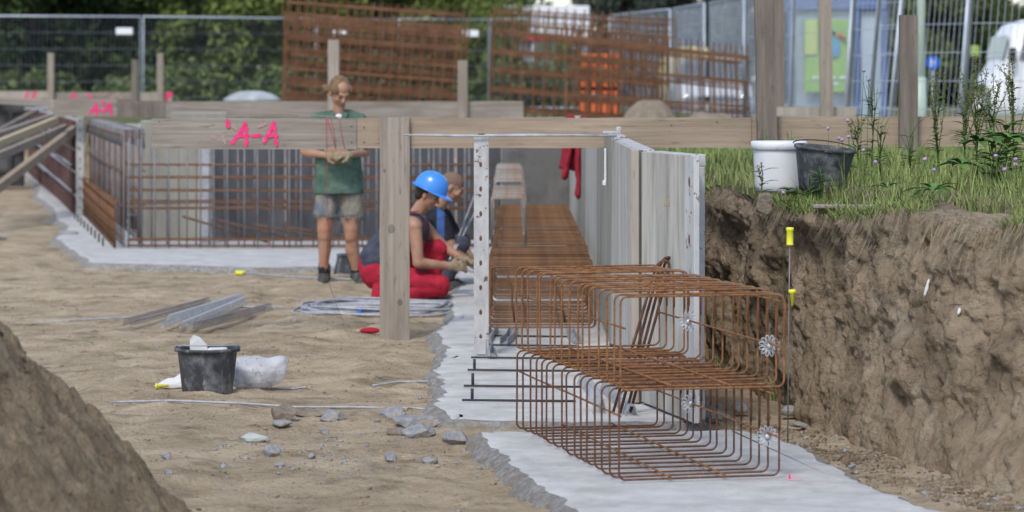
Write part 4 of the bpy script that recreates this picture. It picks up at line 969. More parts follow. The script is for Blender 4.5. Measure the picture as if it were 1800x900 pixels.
# ------------------------------------------------------------------ rubble
M['pale_shard'] = mat('pale_shard', (.36, .40, .38), (.46, .49, .46), .6, (9, 9, 9))
ROCKS = [('blocky grey concrete chunk, widest of the pile by the slab edge', 733, 738, 78, 24, 1), ('pale concrete chunk just in front of the widest chunk', 737, 757, 55, 24, 0), ('grey chunk behind the widest chunk', 693, 731, 48, 22, 0),
 ('grey lump on the dirt beside the start of the near slab', 803, 765, 42, 26, 0), ('grey chunk on the dirt in the middle, right of the brown clod', 582, 733, 40, 20, 0), ('brown clod left of the middle grey chunk', 498, 731, 44, 30, 2),
 ('flat pale greenish shard left of the rubble', 445, 767, 52, 18, 3), ('grey chunk below the brown clod', 480, 791, 28, 22, 0), ('low grey slab piece under the brown clod', 495, 748, 38, 12, 0), ('small upright white chunk right of centre foreground', 687, 796, 20, 18, 0),
 ('small grey stone between middle chunk and brown clod', 571, 757, 14, 13, 0), ('small white stone left of centre', 546, 797, 15, 13, 0), ('flat grey stone right foreground of rubble', 758, 801, 28, 11, 0), ('flat stone by the chunk left of centre', 490, 811, 20, 8, 0),
 ('half buried tan stone behind the small rubble', 545, 731, 46, 10, 2), ('small stone near slab edge behind the rubble', 738, 699, 8, 7, 0), ('brown stone left of the pale concrete chunk', 700, 760, 34, 13, 2), ('white stone at the toe of the soil heap', 293, 798, 14, 12, 0),
 ('grey stone at the toe of the soil heap lower down', 296, 836, 16, 10, 0), ('grey stone beside the slab at far left', 120, 415, 30, 12, 0), ('grey stone at the left edge of the pit floor', 2, 415, 16, 9, 0),
 ('pale broken slab piece right of the cages against the bank', 1388, 727, 34, 20, 0), ('white flat piece of concrete below the bank right of the cages', 1405, 752, 30, 8, 0), ('broken slab piece between panel and bank', 1262, 735, 40, 14, 0), ('small broken piece between panel and bank', 1300, 722, 30, 18, 0),
 ('small grey stone on dirt right of near slab', 1498, 826, 14, 8, 0), ('small grey stone right of near slab, higher one', 1505, 836, 10, 6, 0), ('buried boulder in the top edge of the bank below the white pail', 1345, 372, 40, 34, 4)]
for k, (lb, x, y, w_, h_, kd) in enumerate(ROCKS):
    random.seed(k+50)
    if kd == 4: c = P(x, y, 15.72); S_px = 5000/15.72
    else: c = PG(x, y+h_*.3, -.045); c.z = gz(c) if x < 1240 else -.03; S_px = 5000/c.y
    W_, H_ = w_/S_px, h_/S_px; bm = bmesh.new(); bmesh.ops.create_icosphere(bm, subdivisions=4, radius=1)
    pl = [(Vector((random.gauss(0, 1), random.gauss(0, 1), random.gauss(0, .8))).normalized(), random.uniform(.55, .85)) for _ in range(11 if kd != 1 else 5)]
    if kd == 1: pl += [(Vector((0, 0, 1)), .5), (Vector((0, -1, .1)).normalized(), .6)]
    for v in bm.verts:
        q = v.co.copy()
        for n_, d_ in pl:
            e = q.dot(n_)-d_
            if e > 0: q -= n_*e*.93
        q = q*(1+.05*float(fbm(q.x*4+k, q.y*4, q.z*4, 3, k)))
        v.co = Vector((q.x*W_*.62, q.y*W_*.5, q.z*H_*.62+H_*.35))
    me = bpy.data.meshes.new('rubble'); bm.to_mesh(me); bm.free(); me.materials.append(M['stone'] if kd in (2, 4) else (M['pale_shard'] if kd == 3 else M['rubble']))
    for p_ in me.polygons: p_.use_smooth = False
    o = bpy.data.objects.new('concrete_chunk' if kd in (0, 1, 3) else 'stone', me); C.objects.link(o); o.location = c; o.rotation_euler = (0, 0, random.uniform(-.2, .2))
    tag(o, lb, 'rubble' if kd in (0, 1, 3) else 'stone', 'rubble and stones on the pit floor')
# gravel: many small stones nobody could count
def scatter_stones(name, n, fn, m, smin, smax, seed, heap_=False):
    rg = np.random.default_rng(seed); V, F = [], []
    ico = bmesh.new(); bmesh.ops.create_icosphere(ico, subdivisions=1, radius=1); bv = np.array([v.co[:] for v in ico.verts]); bf = np.array([[v.index for v in f.verts] for f in ico.faces]); ico.free()
    XY = np.array([fn(rg)[:2] for _ in range(n)]); ZG = ground_z(XY[:, 0], XY[:, 1])
    if heap_: ZG = np.maximum(ZG, np.array([heap_z(x, y) for x, y in XY]))
    for i in range(n):
        (x, y), z = XY[i], ZG[i]; s = smin*(smax/smin)**(rg.random()**2.2)
        q = bv*(1+rg.uniform(-.3, .3, bv.shape))*np.array([s*rg.uniform(.7, 1.3), s*rg.uniform(.7, 1.3), s*.65])+np.array([x, y, z+s*.2])
        F.append(bf+len(V)*len(bv)); V.append(q)
    mb = MB(); mb.v = [tuple(v) for v in np.concatenate(V)]; mb.f = [tuple(int(k) for k in f) for f in np.concatenate(F)]; mb.sm = [False]*len(mb.f); mb.mi = [0]*len(mb.f)
    o = mb.build(name, m, at=(0, 0, 0)); o['kind'] = 'stuff'; return o
def f_ground(rg):
    while True:
        y = rg.uniform(11, 27); x = rg.uniform(-2.6, -.1)*y/18
        if rg.random() < .55: y = rg.normal(13.6, .5); x = rg.normal(-.85, .38)
        if (x < -.12 or y < 12) and x < .2: return x, y, 0
scatter_stones('gravel', 420, f_ground, M['rubble'], .004, .018, 4)
def f_clod(rg):
    y = rg.uniform(10.8, 30); x = rg.uniform(-.19, .0)*y
    return x, y, 0
scatter_stones('dirt_clods', 7000, f_clod, M['dirt'], .003, .016, 14)
def f_bankfoot(rg):
    s = rg.uniform(0, 1); x = np.interp(s, [0, 1], [1.15, 2.1])+rg.normal(0, .1); y = np.interp(s, [0, 1], [14.9, 11.6])+rg.normal(0, .15)
    return x, y, 0
scatter_stones('gravel', 160, f_bankfoot, M['rubble'], .005, .02, 5)
scatter_stones('soil_crumbs', 1800, lambda rg: f_bankfoot(rg), M['bank'], .003, .022, 6)
def f_heap(rg):
    a = rg.uniform(-.6, 1.5); r_ = rg.uniform(.15, 1.03)+abs(rg.normal(0, .05)); x = HXc+2.2*r_*math.cos(a); y = HYc+2.42*r_*math.sin(a)
    return x, y, 0
scatter_stones('soil_crumbs', 7000, f_heap, M['soil'], .004, .022, 8, True)
scatter_stones('gravel', 200, f_heap, M['rubble'], .004, .018, 9, True)
# spill of crumbly soil at the heap's toe
# ================================================================== PEOPLE
def basis(fwd, up):
    "columns: x = right-hand side of the face, y = forward, z = up"
    f = Vector(fwd).normalized(); u = Vector(up); u = (u-f*u.dot(f)).normalized(); x = f.cross(u); return Matrix((x, f, u)).transposed()
def head(mb, c, B, s=1.0):
    c = Vector(c); W = lambda x, y, z: c+B @ Vector((x*s, y*s, z*s))
    e = lambda p, r, rot=None, **k: mb.ell(W(*p), [q*s for q in r], B if rot is None else B @ rot, 18, 14, **k)
    e((0, -.012, .035), (.074, .092, .083)); e((0, .012, -.03), (.060, .074, .088)); e((0, .045, -.088), (.030, .030, .026))
    e((0, .064, -.01), (.050, .028, .055)); e((0, .079, .022), (.050, .014, .013))
    for sx in (-1, 1):
        e((sx*.036, .062, -.025), (.022, .022, .02)); e((sx*.031, .077, .002), (.014, .009, .009)); e((sx*.074, -.006, -.012), (.010, .020, .032), Matrix.Rotation(.35*sx, 3, 'Z'))
    mb.rc(W(0, .086, .012), .008*s, W(0, .106, -.026), .0125*s, 10); e((-.012, .094, -.028), (.008, .010, .007)); e((.012, .094, -.028), (.008, .010, .007))
    e((0, .086, -.058), (.024, .010, .006)); e((0, .084, -.068), (.020, .010, .006))
def face_fn(c, B, s=1.0, stub=False):
    c = np.array(Vector(c)); Bm = np.array(B)
    def fn(P_):
        q = (P_-c) @ Bm / s; m = np.zeros(len(q), int); x, y, z = q[:, 0], q[:, 1], q[:, 2]; ax = np.abs(x)
        front = y > .055
        m[front & (ax > .017) & (ax < .046) & (np.abs(z-.024-.12*(.03-ax)) < .0045)] = 1      # brows
        m[front & (np.abs(ax-.031) < .013) & (np.abs(z-.001) < .0042)] = 1                    # lash line, eyes lowered
        m[(y > .075) & (ax < .021) & (np.abs(z+.062) < .007)] = 2                             # lips
        if stub: m[(z > .03) & (y < .07) & (ax < .2)] = 3
        return m
    return fn
def hand(mb, wrist, dirv, palm_n, s=1.0, curl=.8, thumb=1):
    "palm plus four separate bent fingers and a side thumb"
    w_ = Vector(wrist); d_ = Vector(dirv).normalized(); n = Vector(palm_n); n = (n-d_*n.dot(d_)).normalized(); sd = d_.cross(n)
    mb.rc(w_, .026*s, w_+d_*.05*s, .028*s, 12, 1.25, sd); Mx = Matrix((d_, sd, n)).transposed()
    mb.ell(w_+d_*.055*s, (.050*s, .042*s, .020*s), Mx, 14, 10)
    for k, (o_, L) in enumerate(((-.031, .062), (-.0105, .072), (.0105, .067), (.030, .052))):
        p = w_+d_*.09*s+sd*o_*s; a = curl*(.5+.08*k); q = d_*math.cos(a)+n*math.sin(a); p1 = p+q*L*.5*s; a2 = a+curl*.95; q2 = d_*math.cos(a2)+n*math.sin(a2); p2 = p1+q2*L*.32*s; a3 = a2+curl*.6; q3 = d_*math.cos(a3)+n*math.sin(a3)
        mb.rc(p-q*.012, .0115*s, p1, .0105*s, 9); mb.rc(p1, .0105*s, p2, .0095*s, 9); mb.rc(p2, .0095*s, p2+q3*L*.24*s, .0085*s, 9)
    t0 = w_+d_*.03*s-sd*thumb*.030*s; t1 = t0+(d_*.6-sd*thumb*.7+n*.4).normalized()*.038*s; mb.rc(t0, .016*s, t1, .013*s, 9); mb.rc(t1, .013*s, t1+(d_*.9+n*.45).normalized()*.032*s, .010*s, 9)
def shoe(t_, heel, toe, parent, sole=True, nm='shoe'):
    h_, t2 = Vector(heel), Vector(toe); d_ = (t2-h_).normalized(); sd = d_.cross(Vector((0, 0, 1))).normalized(); up = sd.cross(d_)
    mb = MB(); mb.rc(h_+up*.052, .050, h_.lerp(t2, .55)+up*.046, .052, 14, 1.0, sd); mb.rc(h_.lerp(t2, .55)+up*.038, .046, t2-d_*.035+up*.028, .036, 14, 1.15, sd)
    mb.rc(h_+up*.06+d_*.015, .055, h_+d_*.02+Vector((0, 0, .15)), .058, 14)
    o = remesh(mb, .0075, 3, .003, 30).build(nm, M['shoe'], parent)
    mb = MB(); mb.rc(h_+up*.012, .054, t2-d_*.04+up*.012, .050, 14, 1.0, sd); mb.v = [tuple(Vector(v)-up*(Vector(v)-h_-up*.012).dot(up)*.62) for v in mb.v]
    mb.build('sole', M['shoe_green'] if sole else M['rubber'], o)
    return o
# ------------------------------------------------------------------ standing man
O = Vector((-1.50, 25.07, -.06))
def V3(x, y, z): return O+Vector((x, y, z))
pm = thing('person', 'person standing, green polo shirt and ragged denim shorts, looking down at his gloves', 'person', O)
HB = basis((.42, -.76, -.60), (.16, -.30, 1)); HCn = V3(-.015, -.035, 1.695)
mb = MB(); head(mb, HCn, HB, 1.10)
mb.rc(V3(-.03, .01, 1.48), .058, V3(-.02, -.005, 1.62), .055)
mb.ell(V3(-.03, 0, 1.36), (.175, .115, .14)); mb.rc(V3(-.03, 0, 1.10), .14, V3(-.03, 0, 1.30), .145, 18, 1.15, (1, 0, 0)); mb.ell(V3(-.02, .01, .95), (.165, .12, .14))
mb.rc(V3(-.08, .01, 1.46), .06, V3(-.205, 0, 1.42), .062); mb.rc(V3(.02, .01, 1.46), .06, V3(.145, 0, 1.42), .062)
LE, RE = V3(-.325, .02, 1.165), V3(.205, .03, 1.165); LW, RW = V3(-.13, -.20, 1.145), V3(.085, -.22, 1.15)
mb.rc(V3(-.205, 0, 1.41), .054, LE, .045); mb.rc(V3(.145, 0, 1.41), .054, RE, .045); mb.rc(LE, .044, LW, .029); mb.rc(RE, .044, RW, .029)
legs = [((-.115, .01, .90), (-.150, -.02, .47), (-.160, .02, .12)), ((.075, .01, .90), (.085, -.02, .47), (.125, .04, .12))]
for h_, k_, a_ in legs:
    h_, k_, a_ = V3(*h_), V3(*k_), V3(*a_)
    mb.rc(h_, .10, k_+Vector((0, 0, .02)), .068); mb.rc(k_+Vector((0, 0, .05)), .066, k_-Vector((0, 0, .05)), .060); mb.rc(k_, .062, a_, .041); mb.rc(k_+Vector((0, .022, -.06)), .058, k_+Vector((0, .03, -.17)), .056); mb.rc(k_+Vector((0, .03, -.17)), .053, a_+Vector((0, .005, 0)), .033)
remesh(mb, .0065, 3, .002, 25, face_fn(HCn, HB, 1.10)).build('body', [M['skin'], M['hair_dark'], M['lips']], pm)
mb = MB()
mb.ell(V3(-.03, 0, 1.37), (.195, .132, .14)); mb.cyl(V3(-.025, .0, .80), .185, V3(-.03, 0, 1.33), .158, 30, 1.18, (1, 0, 0)); mb.rc(V3(-.10, .01, 1.485), .062, V3(-.215, 0, 1.447), .072); mb.rc(V3(.05, .01, 1.485), .062, V3(.155, 0, 1.447), .072)
mb.v = [(x, O.y+(y-O.y)*.80 if z < 1.28 else y, z) for x, y, z in mb.v]
mb.cyl(V3(-.205, 0, 1.44), .068, V3(-.305, .015, 1.20), .070, 18); mb.cyl(V3(.145, 0, 1.44), .068, V3(.20, .025, 1.20), .070, 18)
mb.rc(V3(-.10, .02, 1.49), .03, V3(.04, .02, 1.49), .03)
sh = remesh(mb, .008, 4, .016, 11).build('polo_shirt', M['green_cloth'], pm)
mb = MB(); mb.rc(V3(-.085, -.055, 1.505), .016, V3(-.05, -.125, 1.435), .014, 10, 1.8, (1, 0, 0)); mb.rc(V3(.035, -.055, 1.505), .016, V3(.01, -.125, 1.435), .014, 10, 1.8, (1, 0, 0)); mb.rc(V3(-.10, .04, 1.52), .018, V3(.05, .04, 1.52), .018); remesh(mb, .006, 2).build('collar', M['green_cloth'], sh)
mb = MB(); mb.ell(V3(-.022, -.055, 1.462), (.052, .04, .042)); mb.build('undershirt', M['white_cloth'], sh)
mb = MB()
for (h_, k_, a_) in legs:
    h_, k_ = V3(*h_), V3(*k_); mb.cyl(h_+Vector((0, 0, -.02)), .112, h_.lerp(k_, .70)+Vector((math.copysign(.008, h_.x-O.x), 0, 0)), .104, 24)
mb.cyl(V3(-.02, .0, .84), .17, V3(-.02, .0, .98), .16, 26, 1.05, (1, 0, 0))
mb.v = [(x, O.y+(y-O.y)*.86, z) for x, y, z in mb.v]
st = remesh(mb, .008, 3, .016, 12).build('shorts', M['denim'], pm)
random.seed(4); 
for (h_, k_, a_) in legs:        # frayed hems
    mb = MB(); c = V3(*h_).lerp(V3(*k_), .70)
    for k in range(90):
        a = random.uniform(0, 6.28); p = c+Vector((math.cos(a)*.104, math.sin(a)*.090, random.uniform(.0, .02))); mb.tube([p, p+Vector((math.cos(a)*.008, math.sin(a)*.008, -random.uniform(.015, .055)))], [.0022, .001], 4)
    mb.build('frayed_hem', M['denim'], st)
mb = MB(); W_ = lambda x, y, z: HCn+HB @ Vector((x, y, z))
mb.ell(W_(0, -.032, .050), (.089, .100, .088), HB, 20, 14); mb.ell(W_(-.0, -.085, -.01), (.078, .045, .08), HB)
mb.ell(W_(.072, -.03, .01), (.022, .05, .06), HB); mb.ell(W_(-.072, -.03, .01), (.022, .05, .06), HB); mb.ell(W_(.07, .03, .052), (.024, .045, .04), HB); mb.ell(W_(-.066, .03, .058), (.022, .045, .034), HB)
mb.ell(W_(.08, -.095, -.03), (.04, .035, .04), HB); mb.ell(W_(.105, -.105, -.015), (.022, .022, .022), HB); mb.ell(W_(.085, -.11, -.07), (.028, .03, .035), HB)
remesh(mb, .0065, 3, .006, 40).build('hair', M['hair_blond'], pm)
mb = MB(); hand(mb, LW, (.9, -.30, -.05), (.2, .5, -.7), 1.12, .9, 1); remesh(mb, .0042, 2).build('glove', M['glove'], pm)
mb = MB(); hand(mb, RW, (-.78, -.45, -.02), (-.1, .5, -.7), 1.12, .9, -1); remesh(mb, .0042, 2).build('glove', M['glove'], pm)
shoe(pm, V3(-.155, .06, .0), V3(-.165, -.185, .0), pm); shoe(pm, V3(.115, .09, .02), V3(.175, -.14, .0), pm)
for s_, (x, y) in ((0, (-.16, .02)), (1, (.125, .045))):
    mb = MB(); mb.cyl(V3(x, y, .10), .046, V3(x, y, .205), .046, 16); remesh(mb, .007, 2, .006, 30).build('sock', M['black_cloth'], pm)

# ------------------------------------------------------------------ crouching man with the helmet
O = Vector((-.82, 22.85, -.06)); pc = thing('person', 'person crouching in blue hard hat, navy tank top and red dungarees, behind near post', 'person', O)
HB = basis((.80, -.22, -.42), (.42, -.05, 1)); HCn = V3(.150, -.02, .88)
mb = MB(); head(mb, HCn, HB, .98)
mb.rc(V3(.035, 0, .70), .058, V3(.12, -.01, .83), .054)
mb.rc(V3(-.25, 0, .28), .10, V3(-.13, 0, .45), .11, 18, 1.2, (0, 1, 0)); mb.rc(V3(-.13, 0, .45), .13, V3(.0, 0, .62), .125, 18, 1.3, (0, 1, 0))
NS, FS = V3(.045, -.19, .635), V3(.07, .18, .66); NE, FE = V3(.075, -.24, .345), V3(.27, .16, .45); NW, FW = V3(.32, -.15, .315), V3(.44, .02, .345)
mb.rc(V3(.0, -.06, .655), .07, NS, .064); mb.rc(V3(.02, .08, .67), .07, FS, .064)
mb.rc(NS, .058, NE, .045); mb.rc(NE, .046, NW, .030); mb.rc(FS, .055, FE, .043); mb.rc(FE, .043, FW, .030)
NK, FK = V3(.25, -.17, .165), V3(.225, .13, .43)
mb.rc(V3(-.20, -.10, .235), .085, NK, .062); mb.rc(NK, .06, V3(-.12, -.15, .10), .045); mb.rc(V3(-.22, .10, .25), .10, FK, .062); mb.rc(FK, .058, V3(.16, .12, .12), .04)
remesh(mb, .0065, 3, .002, 25, face_fn(HCn, HB, .98)).build('body', [M['skin'], M['hair_dark'], M['lips']], pc)
mb = MB(); mb.rc(V3(-.265, 0, .36), .145, V3(-.15, 0, .50), .145, 20, 1.18, (0, 1, 0)); mb.rc(V3(-.15, 0, .50), .145, V3(.02, 0, .61), .14, 20, 1.25, (0, 1, 0)); mb.rc(V3(.0, -.10, .645), .066, V3(.025, -.145, .645), .058); mb.rc(V3(.02, .10, .66), .066, V3(.03, .14, .66), .058)
remesh(mb, .008, 4, .014, 12).build('tank_top', M['navy'], pc)
mb = MB(); mb.ell(V3(-.255, 0, .265), (.155, .185, .145)); mb.rc(V3(-.20, -.10, .235), .11, NK, .076); mb.rc(NK-Vector((0, 0, .03)), .068, V3(-.14, -.17, .075), .055); mb.rc(V3(-.23, -.16, .13), .055, V3(-.26, -.17, .015), .048)
mb.rc(V3(-.20, .10, .25), .11, FK, .080); mb.rc(FK, .074, V3(.17, .12, .12), .065); mb.rc(V3(-.38, .02, .30), .035, V3(-.35, .02, .40), .03, 12, 3.2, (0, 1, 0))
dg_ = remesh(mb, .008, 4, .022, 10).build('dungarees', M['red_cloth'], pc)
for sy in (-1, 1):
    q = [V3(-.33, sy*.07, .36), V3(-.285, sy*.10, .46), V3(-.18, sy*.13, .60), V3(-.04, sy*.125, .735), V3(.07, sy*.115, .745), V3(.125, sy*.10, .68), V3(.15, sy*.09, .60)]
    mb = MB(); vv = []
    for p in q: vv += [p+Vector((0, -.016, 0)), p+Vector((0, .016, 0)), p+Vector((-.008, .016, .008)), p+Vector((-.008, -.016, .008))]
    mb.add(vv, [(i*4+k, i*4+(k+1) % 4, i*4+4+(k+1) % 4, i*4+4+k) for i in range(len(q)-1) for k in range(4)], True); mb.build('strap', M['red_cloth'], dg_)
mb = MB(); mb.ell(V3(.09, 0, .50), (.03, .10, .08)); mb.build('bib', M['red_cloth'], dg_)
def hard_hat(c, B, s, parent, tilt=0):
    c = Vector(c); mb = MB(); pr = [(.142, 0), (.140, .02), (.135, .055), (.120, .095), (.092, .130), (.055, .150), (.02, .157), (0, .158)]
    Bt = B @ Matrix.Rotation(tilt, 3, 'X')
    mb.lathe([(r*s*.96, z*s) for r, z in pr], c, 40, Bt, sx=.90, sy=1.12)
    hh = mb.build('hard_hat', M['helmet'], parent)
    mb = MB(); n = 40; vv = []
    for k in range(n):
        a = 2*math.pi*k/n; f = max(0, math.sin(a)); ex = .010+.055*f**2.2; dz = -.012*f
        for (r, z) in ((.138, .004), (.142+ex, -.006+dz), (.142+ex, -.011+dz), (.136, -.004)): vv.append(c+Bt @ Vector((r*s*.90*math.cos(a), r*s*1.10*math.sin(a), z*s)))
    mb.add(vv, [(k*4+j, ((k+1) % n)*4+j, ((k+1) % n)*4+(j+1) % 4, k*4+(j+1) % 4) for k in range(n) for j in range(4)], True); mb.build('brim', M['helmet'], hh)
    for s_ in (-1, 1): 
        mb = MB(); q = [c+Bt @ Vector((s_*.03*s*(1-.2*abs(u)), (u*.125)*s, (.152-.10*abs(u)**2.4)*s)) for u in np.linspace(-.85, .85, 15)]; mb.tube(q, .0055*s, 7); mb.build('ridge', M['helmet'], hh)
    return hh
hard_hat(HCn+HB @ Vector((0, -.005, .046)), HB, .93, pc, R(4))
mb = MB(); mb.ell(HCn+HB @ Vector((0, -.035, .02)), (.085, .082, .075), HB); mb.ell(HCn+HB @ Vector((.06, -.01, .015)), (.022, .025, .04), HB); mb.ell(HCn+HB @ Vector((0, -.06, -.04)), (.06, .045, .04), HB); remesh(mb, .006, 2, .005, 60).build('hair', M['hair_dark'], pc)
mb = MB(); hand(mb, NW, (.95, .2, .0), (.1, .9, -.4), 1.15, .9, -1); mb.rc(NW-Vector((.045, .0, -.005)), .036, NW+Vector((.02, 0, 0)), .034); remesh(mb, .0045, 2, .003, 40).build('glove', M['glove'], pc)
mb = MB(); hand(mb, FW, (.9, -.35, -.25), (-.1, -.5, -.8), 1.15, .9, 1); mb.rc(FW-Vector((.045, -.02, -.02)), .036, FW+Vector((.02, 0, 0)), .034); remesh(mb, .0045, 2, .003, 40).build('glove', M['glove'], pc)
shoe(pc, V3(-.20, -.15, .02), V3(.03, -.15, .0), pc, False); shoe(pc, V3(.10, .12, .0), V3(.35, .12, .0), pc, False)
mb = MB(); c = V3(.50, .0, .28)
for k in range(3): mb = MB(); mb.tube([c+Vector((-.12, -.06, .02+.01*k)), c+Vector((.0, -.03, -.02)), c+Vector((.10, .0, -.03-.01*k)), c+Vector((.2, .1, -.06))], .0045, 6); tag(mb.build('tie_wire', M['galv']), 'thin bright tie wires held in the gloves of the helmeted man', 'wire', 'wires held by the helmeted man')
for k in range(2): bar([V3(.30, .9, .30), V3(.62-.1*k, 2.6, .86)], .008, M['galv_dull'], 'grey bar slanting up behind the crouching men', 'grey bars slanting behind the crouching men')

# ------------------------------------------------------------------ second crouching man
O = Vector((-.605, 24.3, -.06)); pd = thing('person', 'person crouching bareheaded, cropped hair, black shirt with blue panel, behind the helmeted man', 'person', O)
HB = basis((.86, -.05, -.50), (.5, 0, 1)); HCn = V3(.095, -.03, .885)
mb = MB(); head(mb, HCn, HB, 1.08); mb.rc(V3(-.04, 0, .70), .062, V3(.06, -.02, .84), .058)
mb.rc(V3(-.26, 0, .26), .13, V3(-.10, 0, .60), .13, 18, 1.3, (0, 1, 0)); NS, FS = V3(-.01, -.19, .62), V3(.02, .19, .63); NE, FE = V3(.10, -.22, .37), V3(.16, .2, .40); NW, FW = V3(.25, -.13, .25), V3(.27, .08, .26)
mb.rc(V3(-.06, -.06, .65), .07, NS, .066); mb.rc(V3(-.05, .08, .66), .07, FS, .066); mb.rc(NS, .06, NE, .047); mb.rc(NE, .047, NW, .031); mb.rc(FS, .06, FE, .047); mb.rc(FE, .047, FW, .031)
NK, FK = V3(.16, -.15, .40), V3(.17, .14, .41)
for k_, y in ((NK, -.13), (FK, .13)): mb.rc(V3(-.24, y*.7, .24), .10, k_, .06); mb.rc(k_, .057, V3(.06, y, .11), .04)
remesh(mb, .0065, 3, .002, 25, face_fn(HCn, HB, 1.08, True)).build('body', [M['skin'], M['hair_dark'], M['lips'], M['stubble']], pd)
mb = MB(); mb.rc(V3(-.25, 0, .26), .15, V3(-.10, 0, .60), .148, 20, 1.28, (0, 1, 0)); mb.rc(V3(-.05, -.08, .66), .07, V3(-.01, -.19, .62), .075); mb.rc(V3(-.05, .08, .67), .07, V3(.02, .19, .63), .075); mb.cyl(V3(-.012, -.19, .63), .074, V3(.07, -.21, .44), .066, 16); mb.cyl(V3(.02, .19, .63), .074, V3(.11, .2, .46), .066, 16)
hm = MB(); hm.ell(HCn+HB @ Vector((0, -.022, .040)), (.084, .098, .086), HB); hm.ell(HCn+HB @ Vector((0, -.06, -.02)), (.07, .05, .06), HB); remesh(hm, .006, 2, .003, 60).build('hair', M['stubble'], pd)
sh = remesh(mb, .008, 4, .014, 12, lambda c: ((c[:, 0] < O.x+.035) & (c[:, 0] > O.x-.06) & (c[:, 1] < O.y-.10) & (c[:, 2] > .40) & (c[:, 0] > O.x-.03)).astype(int)).build('shirt', [M['black_cloth'], M['blue_cloth']], pd)
mb = MB(); mb.ell(V3(-.25, 0, .22), (.15, .18, .15))
for k_, y in ((NK, -.13), (FK, .13)): mb.rc(V3(-.22, y*.7, .24), .12, k_, .085); mb.rc(k_, .08, V3(.06, y, .13), .06)
remesh(mb, .009, 4, .015, 12).build('trousers', M['navy'], pd)
mb = MB(); hand(mb, NW, (.75, .3, -.5), (-.3, .8, -.5), 1.12, .9, -1); mb.rc(NW-Vector((.03, 0, -.03)), .036, NW, .035); remesh(mb, .0045, 2).build('glove', M['glove'], pd)
mb = MB(); hand(mb, FW, (.75, -.3, -.5), (-.3, -.8, -.5), 1.12, .9, 1); mb.rc(FW-Vector((.03, 0, -.03)), .036, FW, .035); remesh(mb, .0045, 2).build('glove', M['glove'], pd)
shoe(pd, V3(.0, -.13, .0), V3(.24, -.14, .0), pd, False); shoe(pd, V3(.0, .13, .0), V3(.24, .14, .0), pd, False)
# ================================================================== BACKDROP
random.seed(21)
# wire mesh site fence, panel by panel
def fence_panel(p0, p1, label, grp, top0=(0, 0), top1=(0, 0), z0=1.07, h=2.0, dv=.085, tag_=None, mw='wire_dark', pr=.021, rails=5):
    a, b = Vector((*p0, z0)), Vector((*p1, z0)); A2, B2 = a+Vector((*top0, h)), b+Vector((*top1, h)); L = (b-a).length
    t_ = thing('fence_panel', label, 'fence', (a+b)/2, grp)
    mb = MB(); mb.tube([a-Vector((0, 0, .1)), A2, B2, b-Vector((0, 0, .1))], pr, 8); mb.tube([a+Vector((0, 0, .12)), b+Vector((0, 0, .12))], pr*.8, 8); mb.build('frame', M['galv_fence'], t_)
    mb = MB(); n = int(L/dv)
    for i in range(1, n): u = i/n; mb.tube([a.lerp(b, u)+Vector((0, 0, .12)), A2.lerp(B2, u)], .0035, 4, cap=False)
    for k in range(1, rails+1): u = k/(rails+1); mb.tube([a.lerp(A2, u), b.lerp(B2, u)], .005, 4, cap=False)
    mb.build('wire_mesh', M[mw], t_)
    if tag_ is not None:
        c = A2.lerp(B2, tag_)-Vector((0, .03, .30)); mb = MB(); mb.box(c, (.34, .01, .14), None, .004); mb.build('name_plate', M['white_paint'], t_)
    return t_
GF = 'wire mesh site fence panels'
FL = 'galvanised wire fence panel '
fx = lambda px, Y: ((px-900)*Y/5000, Y)
F = [fx(-60, 57.5), fx(246, 58.2)]; fence_panel(*F, FL+'at the far left with a pale plate near its right end', GF, tag_=.91)
fence_panel(fx(252, 58.2), fx(552, 60), FL+'in front of the dark hedge, second from the left', GF)
fence_panel(fx(556, 60), fx(700, 60.5), FL+'behind the left part of the rusty mesh stack', GF, tag_=.3)
fence_panel(fx(702, 60.5), fx(858, 61), FL+'between the two rusty mesh stacks', GF, tag_=.8)
fence_panel(fx(862, 61), fx(1072, 58), FL+'behind the right rusty mesh stack, far one', GF)
fence_panel(fx(1076, 57), fx(1178, 52.5), FL+'right of the rusty mesh stack, turning towards the camera', GF, mw='galv_fence')
fence_panel(fx(1184, 52), fx(1238, 48.5), FL+'above the yellow tank', GF, mw='galv_fence')
fence_panel(fx(1248, 48.3), fx(1308, 44.5), FL+'above the white car', GF, mw='galv_fence')
fence_panel(fx(1312, 44), fx(1388, 40.5), FL+'behind the tall timber post', GF, mw='galv_fence', top1=(.06, 0))
fence_panel(fx(1391, 40.3), fx(1484, 37), FL+'in front of the green poster, leaning slightly', GF, top0=(.05, 0), top1=(.12, 0), mw='galv_fence', pr=.026)
fence_panel(fx(1488, 36.8), fx(1560, 36), FL+'narrow one right of the green poster', GF, top0=(.12, 0), top1=(.2, 0), mw='galv_fence', pr=.026)
fence_panel(fx(1524, 34.2), fx(1682, 33), FL+'leaning over in front of the blue round sign', GF, top0=(.18, 0), top1=(.16, 0), mw='galv_fence', pr=.028)
fence_panel(fx(1688, 32.8), fx(1900, 32), FL+'at the right edge in front of the white van', GF, top0=(.16, 0), top1=(.16, 0), mw='galv_fence', pr=.03)

